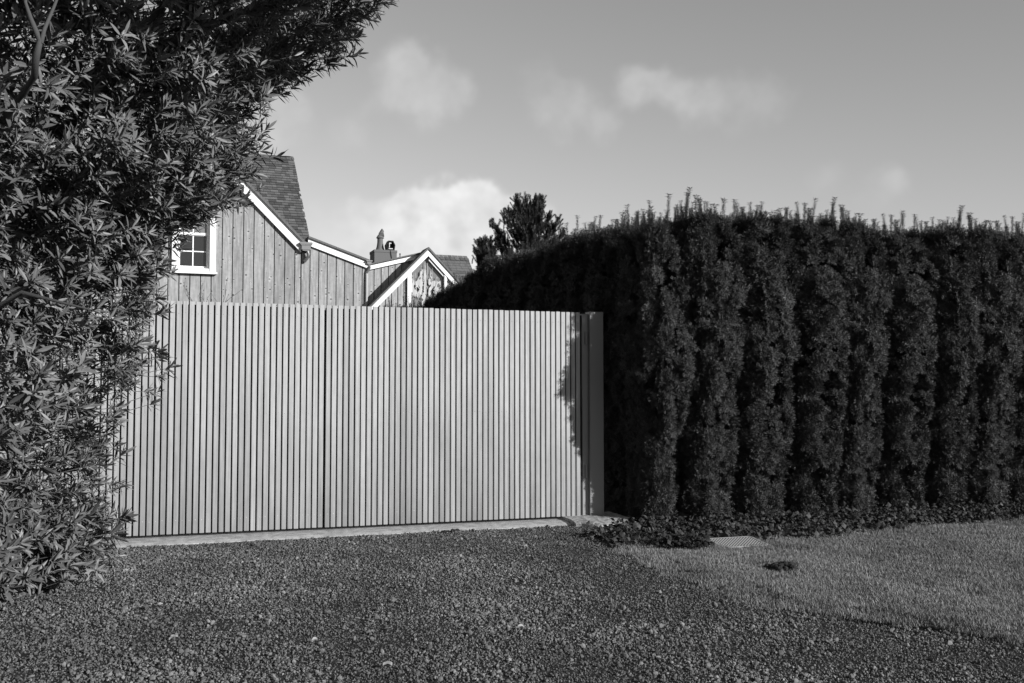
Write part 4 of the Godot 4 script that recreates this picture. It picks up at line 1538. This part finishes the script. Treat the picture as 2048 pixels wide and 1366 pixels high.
	for i in 6:
		var p: Vector2 = rg[i]
		var q: Vector2 = rg[(i + 1) % 6]
		var p2 := p.lerp(Vector2(0, 0.12), 0.22)
		var q2 := q.lerp(Vector2(0, 0.12), 0.22)
		var z0 := Vector3(0, 0, 0.1)
		var z1 := Vector3(0, 0, -0.1)
		var P := oc + Vector3(p.x, p.y, 0)
		var Q := oc + Vector3(q.x, q.y, 0)
		var P2 := oc + Vector3(p2.x, p2.y, 0)
		var Q2 := oc + Vector3(q2.x, q2.y, 0)
		mb.quad(P + z1, Q + z1, Q + z0, P + z0)
		mb.quad(P + z0, Q + z0, Q2 + z0, P2 + z0)
		mb.quad(P2 + z0, Q2 + z0, Q2 + z1 * 0.3, P2 + z1 * 0.3)
		mb.tri(P2 + z1 * 0.3, Q2 + z1 * 0.3, oc + Vector3(0, 0.12, -0.03))
	put("vent_housing", mb.mesh(), M.black, ch)
	mb = MB.new()
	mb.box(oc + Vector3(-0.05, 0.02, 0.03), oc + Vector3(0.05, 0.05, 0.09), lin(1.6))
	mb.box(oc + Vector3(-0.035, 0.07, 0.0), oc + Vector3(-0.015, 0.19, 0.06), lin(1.6))
	mb.box(oc + Vector3(-0.015, 0.165, 0.0), oc + Vector3(0.03, 0.19, 0.06), lin(1.6))
	put("vent_frame", mb.mesh(), M.screw, ch)
	mb = MB.new()
	mb.tube([oc + Vector3(-0.02, 0, 0.11), oc + Vector3(0.0, -0.08, 0.118), oc + Vector3(0.02, -0.2, 0.115), oc + Vector3(0.01, -0.32, 0.115)], [0.008, 0.008, 0.008, 0.008], 6)
	put("cable", mb.mesh(), M.black, ch)
	mb = MB.new()
	mb.tube([Vector3(5.6, 4.4, -24.0), Vector3(5.6, 4.83, -24.0)], [0.012, 0.012], 8)
	mb.tube([Vector3(5.6, 4.83, -24.0), Vector3(5.6, 4.86, -24.0)], [0.018, 0.018], 8)
	put("vent_pipe", mb.mesh(), M.black, t)

func make_twigs() -> void:
	# a bare twiggy plant between the gate and the house wall
	rng.seed = 31
	var t := thing("twig_shrub", "thin bare twiggy plant over the gate, under the white sash window", "shrub", Vector3(0.95, 0.0, -20.6))
	var b := MB.new()
	b.tube([Vector3(0.1, -0.05, 0), Vector3(0.12, 1.4, 0.0), Vector3(0.1, 2.8, 0.02)], [0.02, 0.014, 0.008], 6)
	put("stem", b.mesh(), M.bark, t)
	for k in 9:
		b = MB.new()
		var p := Vector3(0.1, 2.75 - k * 0.05, 0)
		var d := Vector3(rf(-0.9, 0.5), rf(0.5, 1.0), rf(-0.3, 0.3)).normalized()
		var pts := [p]
		for i in 5:
			d = (d + Vector3(rf(-0.35, 0.35), rf(-0.25, 0.3), rf(-0.2, 0.2))).normalized()
			p += d * 0.19
			pts.append(p)
			if i > 0:
				var e := (d + Vector3(rf(-0.9, 0.9), rf(-0.2, 0.8), 0)).normalized() * rf(0.1, 0.25)
				b.tube([p, p + e * 0.5, p + e + Vector3(0, 0.03, 0)], [0.004, 0.003, 0.002], 4)
				b.tube([p + e, p + e + Vector3(rf(-0.01, 0.01), 0.02, 0)], [0.008, 0.006], 5)
		b.tube(pts, [0.007, 0.006, 0.005, 0.004, 0.004, 0.003], 5)
		put("branch", b.mesh(), M.bark, t)

func make_gauze() -> void:
	# torn pale cloth hung inside the window recess: a grid sheet with the holes and tails left out
	rng.seed = 8
	var b := MB.new()
	var nx := 64
	var ny := 90
	var x0 := 5.318
	var x1 := 5.999
	var y0 := 3.24
	var y1 := 4.428
	var P := func(i: int, j: int) -> Vector3:
		var x := lerpf(x0, x1, float(i) / nx)
		var y := lerpf(y0, y1, float(j) / ny)
		return Vector3(x + 0.01 * nz.get_noise_2d(y * 300, x * 300), y, -21.665 + 0.018 * nz.get_noise_2d(x * 260.0, y * 60.0))
	for i in nx:
		var u := (i + 0.5) / nx
		var top := 3.99 + 0.22 * exp(-pow((u - 0.36) / 0.09, 2)) + 0.30 * exp(-pow((u - 0.47) / 0.03, 2)) + 0.12 * exp(-pow((u - 0.66) / 0.05, 2)) + 0.10 * nz.get_noise_1d(u * 700.0) - 0.06 * exp(-pow((u - 0.18) / 0.06, 2)) - 0.06 * u
		top += 0.16 * maxf(0.0, nz.get_noise_1d(u * 2400.0 + 50.0))
		var bot := 3.60 + 0.1 * nz.get_noise_1d(u * 900.0 + 200.0) - 0.36 * exp(-pow((u - 0.40) / 0.05, 2)) - 0.06 * u
		for j in ny:
			var w := (j + 0.5) / ny
			var y := lerpf(y0, y1, w)
			if y > top or y < bot:
				continue
			var p: Vector3 = P.call(i, j)
			if nz.get_noise_2d(p.x * 420.0, p.y * 260.0) > 0.22:
				continue
			if absf(u - 0.545) < 0.035 and y > 3.44:
				continue
			b.quad(P.call(i, j), P.call(i + 1, j), P.call(i + 1, j + 1), P.call(i, j + 1), lin(1.0))
	for k in 9:
		var x := lerpf(x0, x1, rf(0.02, 0.9))
		var y := rf(3.8, 4.0)
		b.tube([Vector3(x, y, -21.66), Vector3(x + rf(-0.02, 0.02), minf(y + rf(0.15, 0.3), 4.41 - absf(x - 5.691)), -21.66)], [0.006, 0.003], 4)
	tag(put("gauze_cloth", b.mesh(), M.gauze), "ragged white gauze cloth hanging in the small gable's window", "cloth")

# ---------------------------------------------------------------- scene
func _ready() -> void:
	rng.seed = 20240
	nz.seed = 7
	nz.frequency = 0.02
	nz.fractal_octaves = 3
	var sun_to := Vector3(sin(deg_to_rad(39)) * cos(deg_to_rad(21)), sin(deg_to_rad(21)), cos(deg_to_rad(39)) * cos(deg_to_rad(21)))

	var cam := Camera3D.new()
	cam.name = "camera"
	cam.position = Vector3(0, 1.5, 0)
	cam.rotation = Vector3(deg_to_rad(2.78), deg_to_rad(-19.56), 0)
	cam.fov = rad_to_deg(2.0 * atan(683.0 / 2000.0))
	cam.near = 0.05
	cam.far = 2000.0
	add_child(cam)
	cam.current = true

	var sun := DirectionalLight3D.new()
	sun.name = "sun"
	sun.light_energy = 1.6
	sun.light_color = Color(1, 1, 1)
	sun.light_angular_distance = 0.5
	sun.shadow_enabled = true
	add_child(sun)
	sun.look_at_from_position(sun_to * 50.0, Vector3.ZERO, Vector3.UP)

	var env := Environment.new()
	env.background_mode = Environment.BG_SKY
	env.sky = Sky.new()
	env.sky.sky_material = make_sky(sun_to)
	env.tonemap_mode = Environment.TONE_MAPPER_LINEAR
	env.tonemap_exposure = 1.33
	env.sdfgi_enabled = true
	env.ssao_enabled = true
	env.ssil_enabled = true
	var we := WorldEnvironment.new()
	we.name = "environment"
	we.environment = env
	add_child(we)

	make_materials()
	make_ground()
	make_house()
	make_gate()
	make_hedge()
	make_tree()
	make_pines()
	make_twigs()
	make_gauze()
	make_gravel()
	make_grass()
	make_ground_cover()
	make_small_things()
